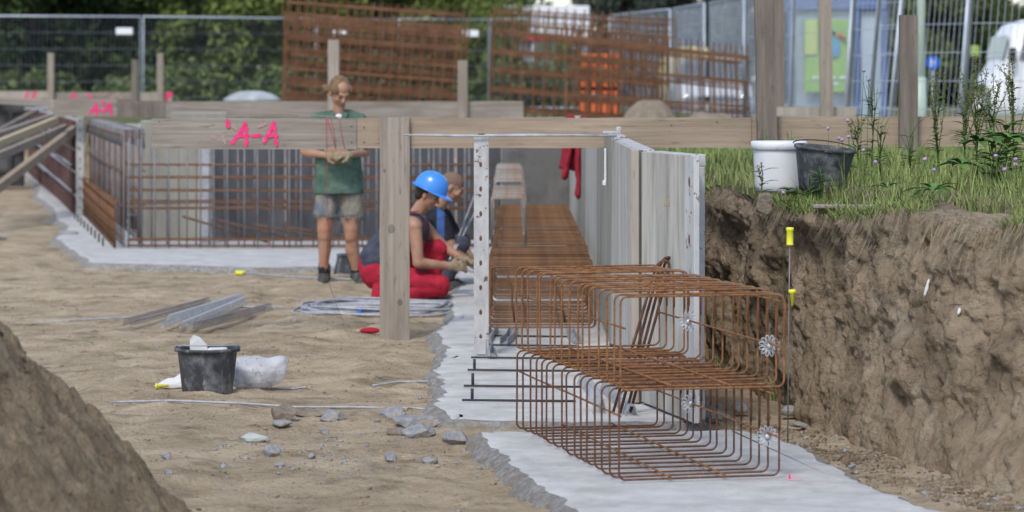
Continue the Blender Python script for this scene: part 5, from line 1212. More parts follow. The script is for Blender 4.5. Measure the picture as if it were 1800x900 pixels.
# rusty stacks of reinforcement mats leaning in front of the fence
def mat_stack(corners, Y, nrow, ncol, layers, label, grp, depth=.5, sub=3, seed=1, mcol='rust_bg'):
    """baskets of welded bars: corners in photo pixels TL TR BR BL"""
    random.seed(seed); TL, TR, BR, BL = corners
    t_ = thing('mesh_stack', label, 'mesh stack', P((BL[0]+BR[0])/2, (BL[1]+BR[1])/2, Y), grp)
    for ly in range(layers):
        y = Y+depth*ly/max(1, layers-1); ox, oy = random.uniform(-7, 7), random.uniform(-5, 5); sl_ = random.uniform(-4, 4)
        c = [P(q[0]+ox, q[1]+oy+(sl_ if k in (1, 2) else 0), y) for k, q in enumerate((TL, TR, BR, BL))]
        g = lambda u, v: (c[0].lerp(c[1], u)).lerp(c[3].lerp(c[2], u), v)
        mb = MB()
        for i in range(nrow):
            for j in range(sub):
                v = (i+.5)/nrow+random.uniform(-.012, .012)+.010*(j-1); u0 = random.uniform(0, .03); u1 = 1-random.uniform(0, .05)
                mb.tube([g(u0, v), g((u0+u1)/2, v+random.uniform(-.006, .010)), g(u1, v)], .0095, 5, cap=False)
        for i in range(ncol+1):
            u = i/ncol+random.uniform(-.004, .004); v0 = random.uniform(0, .02); mb.tube([g(u, v0), g(u+random.uniform(-.004, .004), .5), g(u, 1-v0)], .0115, 5, cap=False)
        mb.build('mesh_mat', M[mcol], t_)
    return t_
GK = 'rusty stacks of reinforcement mats by the fence'
mat_stack(((500, 22), (818, 46), (800, 235), (494, 205)), 45, 7, 17, 5, 'left tall stack of rusty reinforcement mats leaning by the fence', GK, .9, 4, 2)
mat_stack(((505, -8), (822, 14), (820, 60), (500, 30)), 46.5, 2, 22, 2, 'upper edge of mats standing behind the left rusty stack', GK, .4, 3, 6)
mat_stack(((868, 40), (1170, 68), (1165, 230), (862, 205)), 45.5, 5, 16, 4, 'middle stack of rusty reinforcement mats between the fence plates and the orange cabinet', GK, .9, 4, 3)
mat_stack(((1000, 45), (1318, 84), (1322, 215), (1000, 195)), 43.5, 3, 16, 3, 'right stack of rusty mats sloping down towards the tall timber post', GK, .6, 4, 4)
mat_stack(((868, 10), (1185, 28), (1185, 72), (865, 45)), 47, 2, 20, 3, 'upper edge of mats behind the middle rusty stack', GK, .5, 3, 5)

# things behind the fence
def sand_heap(px, py, w_px, Y, label, seed):
    S_ = 5000/Y; w_ = w_px/S_/2; top = HC-(py-145)/S_; mb = MB(); n, m = 48, 16; vv = []
    for i in range(m+1):
        r_ = i/m
        for k in range(n):
            a = 2*math.pi*k/n; x, y = math.cos(a)*r_*w_, math.sin(a)*r_*w_
            vv.append((x, y, (top-.95)*(1-r_**2.4)+.13*float(fbm(x*3+seed, y*3, 0, 4, seed))*(1-r_*.5)))
    mb.add(vv, [(i*n+k, i*n+(k+1) % n, (i+1)*n+(k+1) % n, (i+1)*n+k) for i in range(m) for k in range(n)], True); c = P(px, 0, Y)
    o = mb.build('sand_heap', M['sand'], at=(0, 0, 0)); o.location = (c.x, Y, .95); return tag(o, label, 'sand heap', 'sand heaps behind the board')
sand_heap(1142, 178, 130, 38, 'higher sand heap behind the board, left one', 3)
sand_heap(1245, 193, 140, 38, 'lower sand heap behind the board, right one', 8)
cv = thing('domed_lid', 'pale domed round lid on a short stand behind the middle board', 'lid', P(443, 176, 49))
mb = MB(); p = P(443, 176, 49); mb.lathe([(.0, .165), (.18, .155), (.34, .11), (.45, .045), (.492, .01), (.497, -.01), (.47, -.02), (0, -.02)], p, 40); mb.build('dome', M['lid'], cv)
mb = MB(); mb.cyl(p-Vector((0, 0, .5)), .12, p-Vector((0, 0, .01)), .10, 16); mb.build('stand', M['galv_dull'], cv)

def bx3(mb, px0, px1, py0, py1, Y, dp, bev=.02):
    a, b = P(px0, py0, Y), P(px1, py1, Y); mb.box(((a.x+b.x)/2, Y+dp/2, (a.z+b.z)/2), (abs(b.x-a.x), dp, abs(a.z-b.z)), None, bev); return mb
# kiosk
ki = thing('kiosk', 'white kiosk with flat roof, green tinted windows and white pillars behind the rusty mats', 'kiosk', P(960, 200, 76))
bx3(MB(), 884, 1036, 10, 72, 76, 3.2).build('roof', M['white_paint'], ki)
for x in (888, 934, 1002):
    bx3(MB(), x, x+(16 if x != 1002 else 8), 73, 206, 76, .3).build('pillar', M['white_paint'], ki)
for x0, x1 in ((905, 932), (952, 1000), (1012, 1034)):
    f = bx3(MB(), x0, x1, 74, 205, 76.1, .06).build('window', M['glass_blue'], ki)
bx3(MB(), 905, 1034, 66, 71, 75.9, .08, .005).build('trim', M['red'], ki)
bx3(MB(), 900, 935, 22, 56, 75.94, .05, .005).build('sign_panel', M['glass_blue'], ki)
bx3(MB(), 890, 1034, 73.5, 206, 78.5, .1).build('rear_wall', M['leaf_mid'], ki)
# orange cabinet
oc = thing('orange_cabinet', 'bright orange plant cabinet with dark louvres behind the rusty mats', 'cabinet', P(1052, 210, 55))
for y0, y1 in ((94, 122), (127, 154), (160, 210)): bx3(MB(), 1018, 1090, y0, y1, 55, .8, .03).build('panel', M['orange'], oc)
bx3(MB(), 1024, 1086, 96, 206, 55.1, .6).build('core', M['black'], oc)
bx3(MB(), 1034, 1050, 165, 178, 54.96, .03, .004).build('label_plate', M['white_paint'], oc)
# yellow tank
ty = thing('yellow_tank', 'round topped ochre yellow tank behind the white car', 'tank', P(1215, 200, 70))
p = P(1215, 120, 70); mb = MB(); mb.lathe([(0, .55), (.35, .52), (.62, .38), (.78, .15), (.80, 0), (.80, -1.15), (0, -1.15)], p, 32); mb.build('shell', M['tank_yellow'], ty)
mb = MB()
for k in range(14): a = 2*math.pi*k/14; mb.tube([p+Vector((.805*math.cos(a), .805*math.sin(a), -1.1)), p+Vector((.805*math.cos(a), .805*math.sin(a), 0)), p+Vector((.63*math.cos(a), .63*math.sin(a), .38))], .02, 5)
mb.build('ribs', M['tank_yellow'], ty)
# white car, front to the camera
def car(px, Y, zb, label):
    c = P(px, 0, Y); t_ = thing('parked_car', label, 'car', (c.x, Y, zb)); O_ = Vector((c.x, Y, zb))
    secs = [(0, .35, .62, .72), (.10, .25, .72, .82), (.9, .22, .95, .86), (1.0, .22, .98, .87), (1.7, .22, 1.0, .88), (3.2, .22, 1.02, .88), (4.1, .25, .98, .84), (4.25, .35, .8, .76)]; vv = []
    for (y, z0, z1, w_) in secs:
        for (x, z) in ((-w_, z0+.08), (-w_*1.02, (z0+z1)/2), (-w_*.95, z1-.03), (-w_*.6, z1), (w_*.6, z1), (w_*.95, z1-.03), (w_*1.02, (z0+z1)/2), (w_, z0+.08), (w_*.8, z0), (-w_*.8, z0)): vv.append(O_+Vector((x, y, z)))
    n = len(secs); mb = MB(); mb.add(vv, [(i*10+k, i*10+(k+1) % 10, i*10+10+(k+1) % 10, i*10+10+k) for i in range(n-1) for k in range(10)]+[tuple(range(10)), tuple((n-1)*10+k for k in range(10))[::-1]], True); mb.build('body', M['white_paint'], t_)
    mb = MB(); vv = []
    for (y, z, w_) in ((1.0, .97, .78), (1.75, 1.45, .62), (3.2, 1.45, .62), (4.0, .98, .74)): vv += [O_+Vector((-w_, y, z)), O_+Vector((w_, y, z))]
    vv2 = [v-Vector((0, 0, .5)) if False else Vector((v.x, v.y, O_.z+.96)) for v in vv]
    mb.add(vv, [(0, 1, 3, 2), (4, 5, 7, 6), (0, 2, 4, 6), (7, 5, 3, 1)], False); mb.build('windows', M['glass_dark'], t_)
    mb = MB(); mb.box(O_+Vector((0, 2.47, 1.465)), (1.26, 1.5, .04), None, .015); mb.build('roof', M['white_paint'], t_)
    for s in (-1, 1):
        mb = MB(); mb.ell(O_+Vector((s*.62, .03, .62)), (.17, .07, .08)); mb.build('headlight', M['lamp'], t_)
        for y in (.85, 3.3):
            mb = MB(); mb.cyl(O_+Vector((s*.70, y, .31)), .31, O_+Vector((s*.90, y, .31)), .31, 24); wq = mb.build('wheel', M['rubber'], t_)
            mb = MB(); mb.cyl(O_+Vector((s*.895, y, .31)), .19, O_+Vector((s*.91, y, .31)), .18, 16); mb.build('rim', M['galv'], wq)
        mb = MB(); mb.ell(O_+Vector((s*.98, 1.25, 1.02)), (.10, .06, .07)); mb.build('mirror', M['white_paint'], t_)
    mb = MB(); mb.box(O_+Vector((0, -.005, .58)), (.8, .03, .12), None, .01); mb.build('grille', M['black'], t_)
    mb = MB(); mb.box(O_+Vector((0, -.0, .38)), (.5, .06, .11), None, .005); mb.build('number_plate', M['white_paint'], t_)
    return t_
car(1259, 62, .78, 'white car facing the camera behind the rusty mats, left of the tall post')
# pale booth right of the tank
pbx = thing('pale_booth', 'pale blue grey booth right of the yellow tank', 'booth', P(1284, 200, 72))
bx3(MB(), 1265, 1305, 104, 205, 72, 1.0).build('wall', M['glass_blue'], pbx); bx3(MB(), 1258, 1302, 97, 103.5, 71.9, 1.2).build('roof', M['white_paint'], pbx)
# dark green fence stretch
hb_ = bx3(MB(), 1304, 1345, 118, 206, 74, .1).build('green_screen', M['leaf_blue']); tag(hb_, 'dark green screen left of the tall timber post', 'screen')
# glass shelter with poster
gsx = thing('glass_shelter', 'glass shelter with blue posts and a lit-looking green and yellow poster', 'shelter', P(1470, 200, 44))
bx3(MB(), 1385, 1560, -60, 18, 44, 1.5).build('roof', M['blue_frame'], gsx)
for x0, x1, m in ((1386, 1396, 'blue_frame'), (1503, 1512, 'blue_frame'), (1550, 1560, 'blue_frame')): bx3(MB(), x0, x1, 18.5, 205, 44, .12).build('post', M[m], gsx)
bx3(MB(), 1397, 1502, 19, 188, 44.1, .03, .004).build('glass_pane', M['glass_tint'], gsx)
bx3(MB(), 1513, 1549, 19, 205, 44.1, .03, .004).build('glass_pane', M['glass_blue'], gsx)
bx3(MB(), 1397, 1502, 189, 205, 44.05, .1, .004).build('base_board', M['glass_blue'], gsx)
ps = bx3(MB(), 1414, 1497, 34, 162, 43.9, .06, .005).build('poster', M['poster'], gsx)
bx3(MB(), 1415, 1436, 36, 96, 43.87, .02, .002).build('yellow_field', M['poster_yellow'], ps)
mb = MB(); mb.ell(P(1466, 84, 43.86), (.10, .015, .15)); mb.build('blue_shape', M['poster_blue'], ps)
mb = MB(); mb.tube([P(1458, 54, 43.85), P(1464, 56, 43.85), P(1470, 60, 43.85)], [.012, .03, .012], 6); mb.build('black_stroke', M['black'], ps)
mb = MB(); mb.tube([P(1472, 60, 43.85), P(1485, 68, 43.85)], [.02, .035], 6); mb.build('red_stroke', M['red'], ps)
for y0, x0, x1 in ((134, 1428, 1490), (145, 1456, 1482)):
    for k in range(int((x1-x0)/6)):
        if k % 4 == 3: continue
        bx3(MB(), x0+k*6, x0+k*6+4.6, y0, y0+4.5, 43.88, .02, .002).build('lettering', M['white_paint'], ps)
# pale green lamp pole and blue round sign
lp = thing('lamp_pole', 'pale green steel pole with a thicker foot beside the blue round sign', 'pole', P(1619, 205, 38))
p = P(1619, 205, 38); mb = MB(); mb.cyl((p.x, p.y, .9), .060, (p.x, p.y, 5.2), .048, 20); mb.build('shaft', M['pale_green'], lp); mb = MB(); mb.cyl((p.x-.005, p.y, .9), .073, (p.x-.005, p.y, P(0, 136, 38).z), .071, 20); mb.build('foot', M['pale_green'], lp)
rs = thing('round_sign', 'blue round footpath sign with small white figures', 'sign', P(1640, 205, 40)); c = P(1640, 110, 40)
mb = MB(); mb.cyl(c, .095, c+Vector((0, .01, 0)), .095, 32); mb.build('disc', M['sign_blue'], rs)
mb = MB(); mb.cyl((c.x, c.y+.04, .9), .02, (c.x, c.y+.04, c.z+.08), .02, 10); mb.build('pole', M['galv_dull'], rs)
for (dx, s) in ((-.02, 1.0), (.028, .7)):
    mb = MB(); b0 = c+Vector((dx, -.004, 0)); mb.cyl(b0+Vector((0, 0, .045*s)), .011*s, b0+Vector((0, -.002, .045*s)), .011*s, 12); mb.box(b0+Vector((0, -.001, .008*s)), (.026*s, .003, .045*s), None, .0); mb.box(b0+Vector((-.008*s, -.001, -.038*s)), (.008*s, .003, .045*s)); mb.box(b0+Vector((.008*s, -.001, -.038*s)), (.008*s, .003, .045*s)); mb.build('figure', M['white_paint'], rs)
# white van at the right edge
vn = thing('white_van', 'white van cut off by the right edge, rounded front and dark side window', 'van', P(1840, 200, 50)); v0 = P(1742, 0, 50).x; zb = .75
secs = [(0, .45, .95), (.07, .35, 1.14), (.18, .3, 1.30), (.22, .3, 1.38), (.32, .3, 1.80), (.46, .3, 2.0), (.8, .3, 2.1), (2.0, .3, 2.16), (5.2, .3, 2.16)]; vv = []
for (x, z0, z1) in secs:
    for (y, z) in ((0.06, z0), (0, z0+.25), (0.02, z0+(z1-z0)*.6), (.18, z1-.05), (.4, z1), (1.5, z1), (1.78, z1-.05), (1.88, z0+.3), (1.84, z0)): vv.append((v0+x, 50+y, zb+z))
n = len(secs); mb = MB(); mb.add(vv, [(i*9+k, i*9+(k+1) % 9, i*9+9+(k+1) % 9, i*9+9+k) for i in range(n-1) for k in range(9)]+[tuple(range(9)), tuple((n-1)*9+k for k in range(9))[::-1]], True); mb.build('body', M['white_paint'], vn)
mb = MB(); mb.add([(v0+.50, 49.975, zb+1.38), (v0+1.5, 49.975, zb+1.38), (v0+1.5, 49.99, zb+1.88), (v0+.62, 49.99, zb+1.88)]+[(v0+.50, 50.2, zb+1.38), (v0+1.5, 50.2, zb+1.38), (v0+1.5, 50.2, zb+1.88), (v0+.62, 50.2, zb+1.88)], [(0, 1, 2, 3), (4, 7, 6, 5), (0, 3, 7, 4)], False); mb.build('side_window', M['glass_dark'], vn)
mb = MB(); mb.add([(v0+.215, 50.02, zb+1.40), (v0+.215, 51.8, zb+1.40), (v0+.312, 51.8, zb+1.80), (v0+.312, 50.04, zb+1.80)], [(0, 1, 2, 3)], False); mb.build('windscreen', M['glass_dark'], vn)
mb = MB(); mb.box((v0+.02, 50.25, zb+.85), (.14, .3, .18), None, .04); mb.build('headlight', M['lamp'], vn)
mb = MB(); mb.box((v0+.36, 49.86, zb+1.45), (.12, .16, .26), None, .03); mb.build('mirror', M['black'], vn)
for x in (.95, 4.2):
    mb = MB(); mb.cyl((v0+x, 49.98, zb+.35), .35, (v0+x, 50.2, zb+.35), .35, 26); mb.build('wheel', M['rubber'], vn)
tag(bx3(MB(), 1708, 1722, 80, 100, 60, .4).build('hivis_box', M['hivis']), 'small yellow green box far behind the fence, left of the van', 'box')

# ------------------------------------------------------------------ trees
def leaves(centers, n, size, rg, squash=1.0):
    C_ = centers[rg.integers(0, len(centers), n)]; d_ = rg.normal(size=(n, 3)); d_ /= np.linalg.norm(d_, axis=1)[:, None]+1e-9
    pos = C_[:, :3]+d_*(C_[:, 3:4]*(rg.random((n, 1))**.45))*np.array([1, 1, squash]); nrm = rg.normal(size=(n, 3)); nrm /= np.linalg.norm(nrm, axis=1)[:, None]
    t = np.cross(nrm, rg.normal(size=(n, 3))); t /= np.linalg.norm(t, axis=1)[:, None]+1e-9; b = np.cross(nrm, t); s = size*(.6+.8*rg.random((n, 1)))
    V = np.stack([pos-t*s, pos-b*s*.5, pos+t*s, pos+b*s*.5], 1).reshape(-1, 3); return V
def fast_mesh(name, V, k, m):
    me = bpy.data.meshes.new(name); n = len(V)//k; me.vertices.add(len(V)); me.vertices.foreach_set('co', V.ravel()); me.loops.add(len(V)); me.loops.foreach_set('vertex_index', np.arange(len(V)))
    me.polygons.add(n); me.polygons.foreach_set('loop_start', np.arange(0, len(V), k)); me.polygons.foreach_set('loop_total', np.full(n, k)); me.update(calc_edges=True); me.materials.append(m); return me
def tree_proto(kind, h, r, seed, m, n=15000, leaf=.13, low=.12, ncl=70):
    rg = np.random.default_rng(seed); cs = []
    while len(cs) < ncl:
        p = rg.uniform(-1, 1, 3)
        if np.linalg.norm(p) > 1: continue
        if np.linalg.norm(p) < .45 and rg.random() < .6: continue
        cs.append([p[0]*r, p[1]*r, h*(low+(1-low)*(p[2]*.5+.5)), r*rg.uniform(.16, .34)])
    cs = np.array(cs); t_ = thing('tree', 'x', 'tree', (0, 0, 0)); V = leaves(cs, n, leaf, rg)
    o = bpy.data.objects.new('crown', fast_mesh('crown', V, 4, m)); C.objects.link(o); o.parent = t_
    mb = MB(); random.seed(seed); mb.tube([(0, 0, -.2), (.05, .02, h*.2), (-.04, .05, h*.5), (0, 0, h*.85)], [.16*r/2, .13*r/2, .08*r/2, .02], 9)
    for k in range(9):
        c = cs[k*5 % len(cs)]; z = h*random.uniform(.12, .5); mb.tube([(0, 0, z), (c[0]*.5, c[1]*.5, (z+c[2])/2+.1), (c[0], c[1], c[2])], [.06*r/2, .035*r/2, .01], 6)
    o = bpy.data.objects.new('trunk', mb.mesh('trunk', [M['bark']])); C.objects.link(o); o.parent = t_
    return t_
T1 = tree_proto('tree', 8.5, 3.0, 1, M['leaf_dark'], 20000, .13, .02); T2 = tree_proto('tree', 7.5, 2.8, 2, M['leaf_mid'], 17000, .12, .03); T3 = tree_proto('tree', 6.5, 2.5, 3, M['leaf_light'], 14000, .11, .03); T4 = tree_proto('tree', 9, 3.2, 4, M['leaf_blue'], 13000, .16, .04)
used = {}
TREES = [(T1, -60, 74, 1.0, 'dark dense tree at the far left edge behind the fence'), (T1, 60, 70, .95, 'dark dense tree behind the leftmost post'), (T1, 165, 76, 1.05, 'dark tree behind the fence, between the leftmost post and the pale plate'), (T1, 265, 71, .9, 'dark tree behind the fence joint at left'),
 (T2, 345, 78, 1.0, 'mid green tree right of the dark ones'), (T3, 420, 70, .95, 'light green tree above the domed lid'), (T3, 500, 76, 1.1, 'light green tree at the left end of the rusty mats'), (T2, 590, 80, 1.1, 'mid green tree above the standing man'), (T3, 670, 76, 1.0, 'light green tree behind the left rusty mats'), (T2, 745, 84, 1.15, 'green tree behind the right half of the left rusty mats'),
 (T1, 830, 92, .95, 'dark tree filling the gap between the two rusty stacks'), (T3, 872, 74, .45, 'low light bush behind the gap between the rusty stacks'), (T2, 905, 88, .42, 'low green bush beside the kiosk'), (T3, 985, 72, .28, 'low bush in front of the kiosk'),
 (T4, 1105, 100, .62, 'grey green tree behind the orange cabinet'), (T4, 1180, 108, .78, 'grey green tree above the yellow tank'), (T4, 1255, 102, .72, 'grey green tree above the white car'), (T2, 1345, 92, .5, 'green tree showing left of the tall timber post'),
 (T2, 1440, 96, .8, 'green tree behind the glass shelter'), (T1, 1530, 84, .75, 'dark tree right behind the glass shelter'), (T2, 1590, 80, .72, 'green tree behind the right short post'), (T1, 1655, 84, .72, 'dark green tree behind the blue round sign'), (T2, 1715, 82, .48, 'green tree between the blue sign and the van'), (T2, 1790, 90, .42, 'green tree behind the white van')]
random.seed(9)
for (pr, x, Y, s, lb) in TREES:
    loc = ((x-900)*Y/5000, Y, .95); rz = random.uniform(0, 6.28); sc = (s, s, s*random.uniform(.92, 1.1))
    if id(pr) not in used: used[id(pr)] = 1; o = pr; o.location = loc; o.rotation_euler = (0, 0, rz); o.scale = sc; o['label'] = lb
    else: o = dup(pr, loc, rz, lb, sc)
    o['group'] = 'trees behind the site fence'
# undergrowth along the fence
rg = np.random.default_rng(5); cs = np.array([[x, rg.uniform(61.5, 66), .9+rg.uniform(0, .8), rg.uniform(.35, .8)] for x in np.arange(-13.5, 2, .35)])
o = bpy.data.objects.new('undergrowth', fast_mesh('undergrowth', leaves(cs, 26000, .09, rg), 4, M['leaf_mid'])); C.objects.link(o); o['kind'] = 'stuff'
cs = np.array([[rg.uniform(-45, 45), rg.uniform(118, 130), rg.uniform(.5, 3.4), rg.uniform(1.2, 2.2)] for _ in range(120)])
cs = np.array([c for c in cs if not (1 < c[0] < 11.5 and c[2] > 1.8)])
o = bpy.data.objects.new('far_wood', fast_mesh('far_wood', leaves(cs, 24000, .3, rg), 4, M['leaf_dark'])); C.objects.link(o); o['kind'] = 'stuff'

# ------------------------------------------------------------------ grass on the bank
rg = np.random.default_rng(12)
def blades(n, fx_, hmin, hmax, wd, lean, m, name, droop=0):
    x, y = fx_(n); z = ground_z(x, y)-.01 if not droop else None
    return x, y
def grass_mesh(name, x, y, z, h, wd, lean, m, rg):
    n = len(x); a = rg.uniform(0, 2*np.pi, n); d_ = np.stack([np.cos(a), np.sin(a), 0*a], 1); s = np.stack([-np.sin(a), np.cos(a), 0*a], 1); b = np.stack([x, y, z], 1); L = (lean*rg.random(n)*h)[:, None]; H = h[:, None]; up = np.array([[0, 0, 1.]]); w_ = wd*(.6+.8*rg.random((n, 1)))
    s = s+0.0; p = []
    for u, k in ((0, 1), (.4, .9), (.75, .6), (1, .05)):
        c = b+up*H*(u-.18*u*u*(L/H))+d_*L*u*u; p += [c-s*w_*k, c+s*w_*k]
    V = np.stack(p, 1).reshape(-1, 3); F = (np.arange(n)[:, None, None]*8+np.array([[0, 1, 3, 2], [2, 3, 5, 4], [4, 5, 7, 6]])[None]).reshape(-1)
    me = bpy.data.meshes.new(name); me.vertices.add(len(V)); me.vertices.foreach_set('co', V.ravel()); me.loops.add(len(F)); me.loops.foreach_set('vertex_index', F); me.polygons.add(len(F)//4)
    me.polygons.foreach_set('loop_start', np.arange(0, len(F), 4)); me.polygons.foreach_set('loop_total', np.full(len(F)//4, 4)); me.update(calc_edges=True); me.materials.append(m)
    o = bpy.data.objects.new(name, me); C.objects.link(o); o['kind'] = 'stuff'; return o
def edge_x(y): return np.interp(y, np.r_[8.0, _ty], np.r_[24, _tx])
def turf_pts(n, y0, y1, wid):
    y = rg.uniform(y0, y1, n); x = edge_x(y)+.02+rg.random(n)**1.1*wid(y); return x, y
clump = lambda x, y: np.clip(fbm(x*2.2, y*2.2, 0, 3, 88)*1.6+.55, .15, 1.2)
x, y = turf_pts(34000, 12.0, 20.0, lambda y: np.maximum(.5, y*.205-edge_x(y))); c = clump(x, y); k = rg.random(len(x)) < c+.15; x, y, c = x[k], y[k], c[k]
h = (.05+.12*rg.random(len(x)))*(.5+.8*c)*np.where(x > 2.4, 1.25, .9); grass_mesh('grass', x, y, ground_z(x, y)+.0, h, .0028, .8, M['grass'], rg)
x, y = turf_pts(9000, 12.0, 20.0, lambda y: np.maximum(.5, y*.205-edge_x(y))); h = .04+.09*rg.random(len(x)); grass_mesh('dry_grass', x, y, ground_z(x, y), h, .0022, 1.4, M['grass_dry'], rg)
x, y = turf_pts(900, 12.2, 19.4, lambda y: np.maximum(.5, y*.205-edge_x(y))); h = .16+.17*rg.random(len(x)); grass_mesh('tall_grass', x, y, ground_z(x, y), h, .0022, .5, M['grass'], rg)
x, y = turf_pts(9000, 20.0, 31.0, lambda y: y*.19-edge_x(y)+.3); h = .06+.14*rg.random(len(x)); grass_mesh('grass', x, y, ground_z(x, y), h, .005, .6, M['grass'], rg)
# hanging dry roots and straw over the rim of the bank
bx_, by_, bz_ = BANK; V = []
n = 2800; i = rg.integers(60, N1-10, n); j = (N2*(.90+.085*rg.random(n)-.10*(rg.random(n) < .15))).astype(int); mb = MB()
base = np.stack([bx_[i, j], by_[i, j], bz_[i, j]], 1); dd_ = np.stack([dr[i, 0], dr[i, 1], 0*i], 1)
dens = fbm(i*.06, 0, 0, 3, 99); kk = dens > -.35; base, dd_, i = base[kk], dd_[kk], i[kk]; n = len(base)
L = .03+.13*rg.random((n, 1))**1.5; sd = np.stack([-dd_[:, 1], dd_[:, 0], 0*dd_[:, 0]], 1); jt = rg.normal(0, .35, (n, 1)); w_ = .0014+.0012*rg.random((n, 1))
p0 = base; p1 = base+(dd_*.55+sd*jt*.5+np.array([[0, 0, .25]]))*L*.6; p2 = base+(dd_*.7+sd*jt+np.array([[0, 0, -.7]]))*L*1.1
V = np.concatenate([p0-sd*w_, p0+sd*w_, p1+sd*w_, p1-sd*w_, p1-sd*w_, p1+sd*w_, p2+sd*w_*.3, p2-sd*w_*.3], 1).reshape(-1, 3)
o = bpy.data.objects.new('dry_roots', fast_mesh('dry_roots', V, 4, M['grass_dry'])); C.objects.link(o); o['kind'] = 'stuff'
# green tufts hanging at the rim
i = rg.integers(60, N1-10, 8000); j = (N2*(.92+.06*rg.random(8000))).astype(int); kk = fbm(i*.05, 3, 0, 3, 98) > -.05; i, j = i[kk], j[kk]
grass_mesh('grass', bx_[i, j], by_[i, j], bz_[i, j]-.01, .03+.07*rg.random(len(i)), .0026, 1.6, M['grass'], rg)
# thin roots poking out of the face
for k in range(16):
    ii = random.randint(230, 480); jj = random.randint(60, 118); p = Vector((bx_[ii, jj], by_[ii, jj], bz_[ii, jj])); dv = Vector((dr[ii][0], dr[ii][1], 0)); sv = Vector((-dv.y, dv.x, 0))*random.choice((-1, 1))
    q = [p-dv*.02, p+dv*.02+sv*.02, p+dv*.03+sv*.05+Vector((0, 0, random.uniform(-.03, .01))), p+dv*.025+sv*.10+Vector((0, 0, random.uniform(-.06, .0)))]
    mb = MB(); mb.tube(q, [.002, .0018, .0014, .0008], 5); tag(mb.build('root', M['bark']), 'thin dark root poking out of the earth bank', 'root', 'thin roots poking out of the earth bank')
for k, (x, y, w_, h_) in enumerate(((1624, 507, 6, 36), (1681, 548, 6, 14))):
    ii = min(range(230, 560), key=lambda a: abs(900+5000*bx_[a, 80]/by_[a, 80]-x)); best = min(range(20, 130), key=lambda b_: abs(145+5000*(HC-bz_[ii, b_])/by_[ii, b_]-y)); p = Vector((bx_[ii, best], by_[ii, best], bz_[ii, best]))+Vector((dr[ii][0], dr[ii][1], 0))*.012
    S_ = 5000/p.y; mb = MB(); mb.ell(p, (w_/S_*.5, .012, h_/S_*.5), Matrix.Rotation(R(16), 3, 'Y'), 12, 10, fn=lambda q: lump(q, 1.5, 5)); tag(mb.build('white_fleck', M['plastic_white']), ['long white plaster streak on the earth bank', 'small white plaster blob on the earth bank'][k], 'plaster')

# ------------------------------------------------------------------ weeds and flowers
def leaf_blade(mb, p, d_, L, wd, mi=0, droop=.3):
    p = Vector(p); d_ = Vector(d_).normalized(); s = d_.cross(Vector((0, 0, 1))).normalized(); vv = []
    for u, k in ((0, .15), (.25, .8), (.55, 1), (.8, .6), (1, .02)): c = p+d_*L*u-Vector((0, 0, droop*L*u*u)); vv += [c-s*wd*k+Vector((0, 0, wd*k*.3)), c, c+s*wd*k+Vector((0, 0, wd*k*.3))]
    mb.add(vv, [(i*3+a, i*3+a+1, i*3+4+a, i*3+3+a) for i in range(4) for a in (0, 1)], True, mi)
def flower(px, py, Y, label, r=.011, h=None, grp='purple flowers in the grass'):
    p = P(px, py, Y); zb_ = float(ground_z(np.array([p.x]), np.array([Y]))[0]); zb_ = min(zb_, p.z-.04); t_ = thing('wild_flower', label, 'flower', (p.x, Y, zb_), grp)
    mb = MB(); lx = random.uniform(-.03, .03); mb.tube([(p.x+lx, Y, zb_), (p.x+lx*.6, Y, (zb_+p.z)/2), p], [.0022, .002, .0016], 5)
    for k in range(3): z = zb_+(p.z-zb_)*random.uniform(.2, .7); a = random.uniform(0, 6.28); leaf_blade(mb, (p.x+lx*.7, Y, z), (math.cos(a), math.sin(a), .4), .04, .007)
    mb.build('stem', M['weed'], t_)
    mb = MB(); mb.ell(p, (r, r, r*.85), None, 14, 10, fn=lambda q: q*(1+.25*random.uniform(-1, 1))); mb.build('blossom', M['purple'], t_)
random.seed(33)
for (x, y, Y) in ((1518, 264, 15.5), (1490, 212, 17), (1492, 240, 16.6), (1475, 243, 16.8), (1456, 226, 17), (1750, 274, 14.6), (1785, 280, 14), (1785, 289, 14.1), (1766, 298, 13.9), (1626, 280, 15), (1642, 299, 14.4), (1539, 285, 15), (1518, 124, 17.5), (1377, 339, 15.5), (1480, 246, 16.2), (1527, 140, 17.6)):
    flower(x, y, Y, 'purple thistle-like blossom on a thin stem in the bank grass')
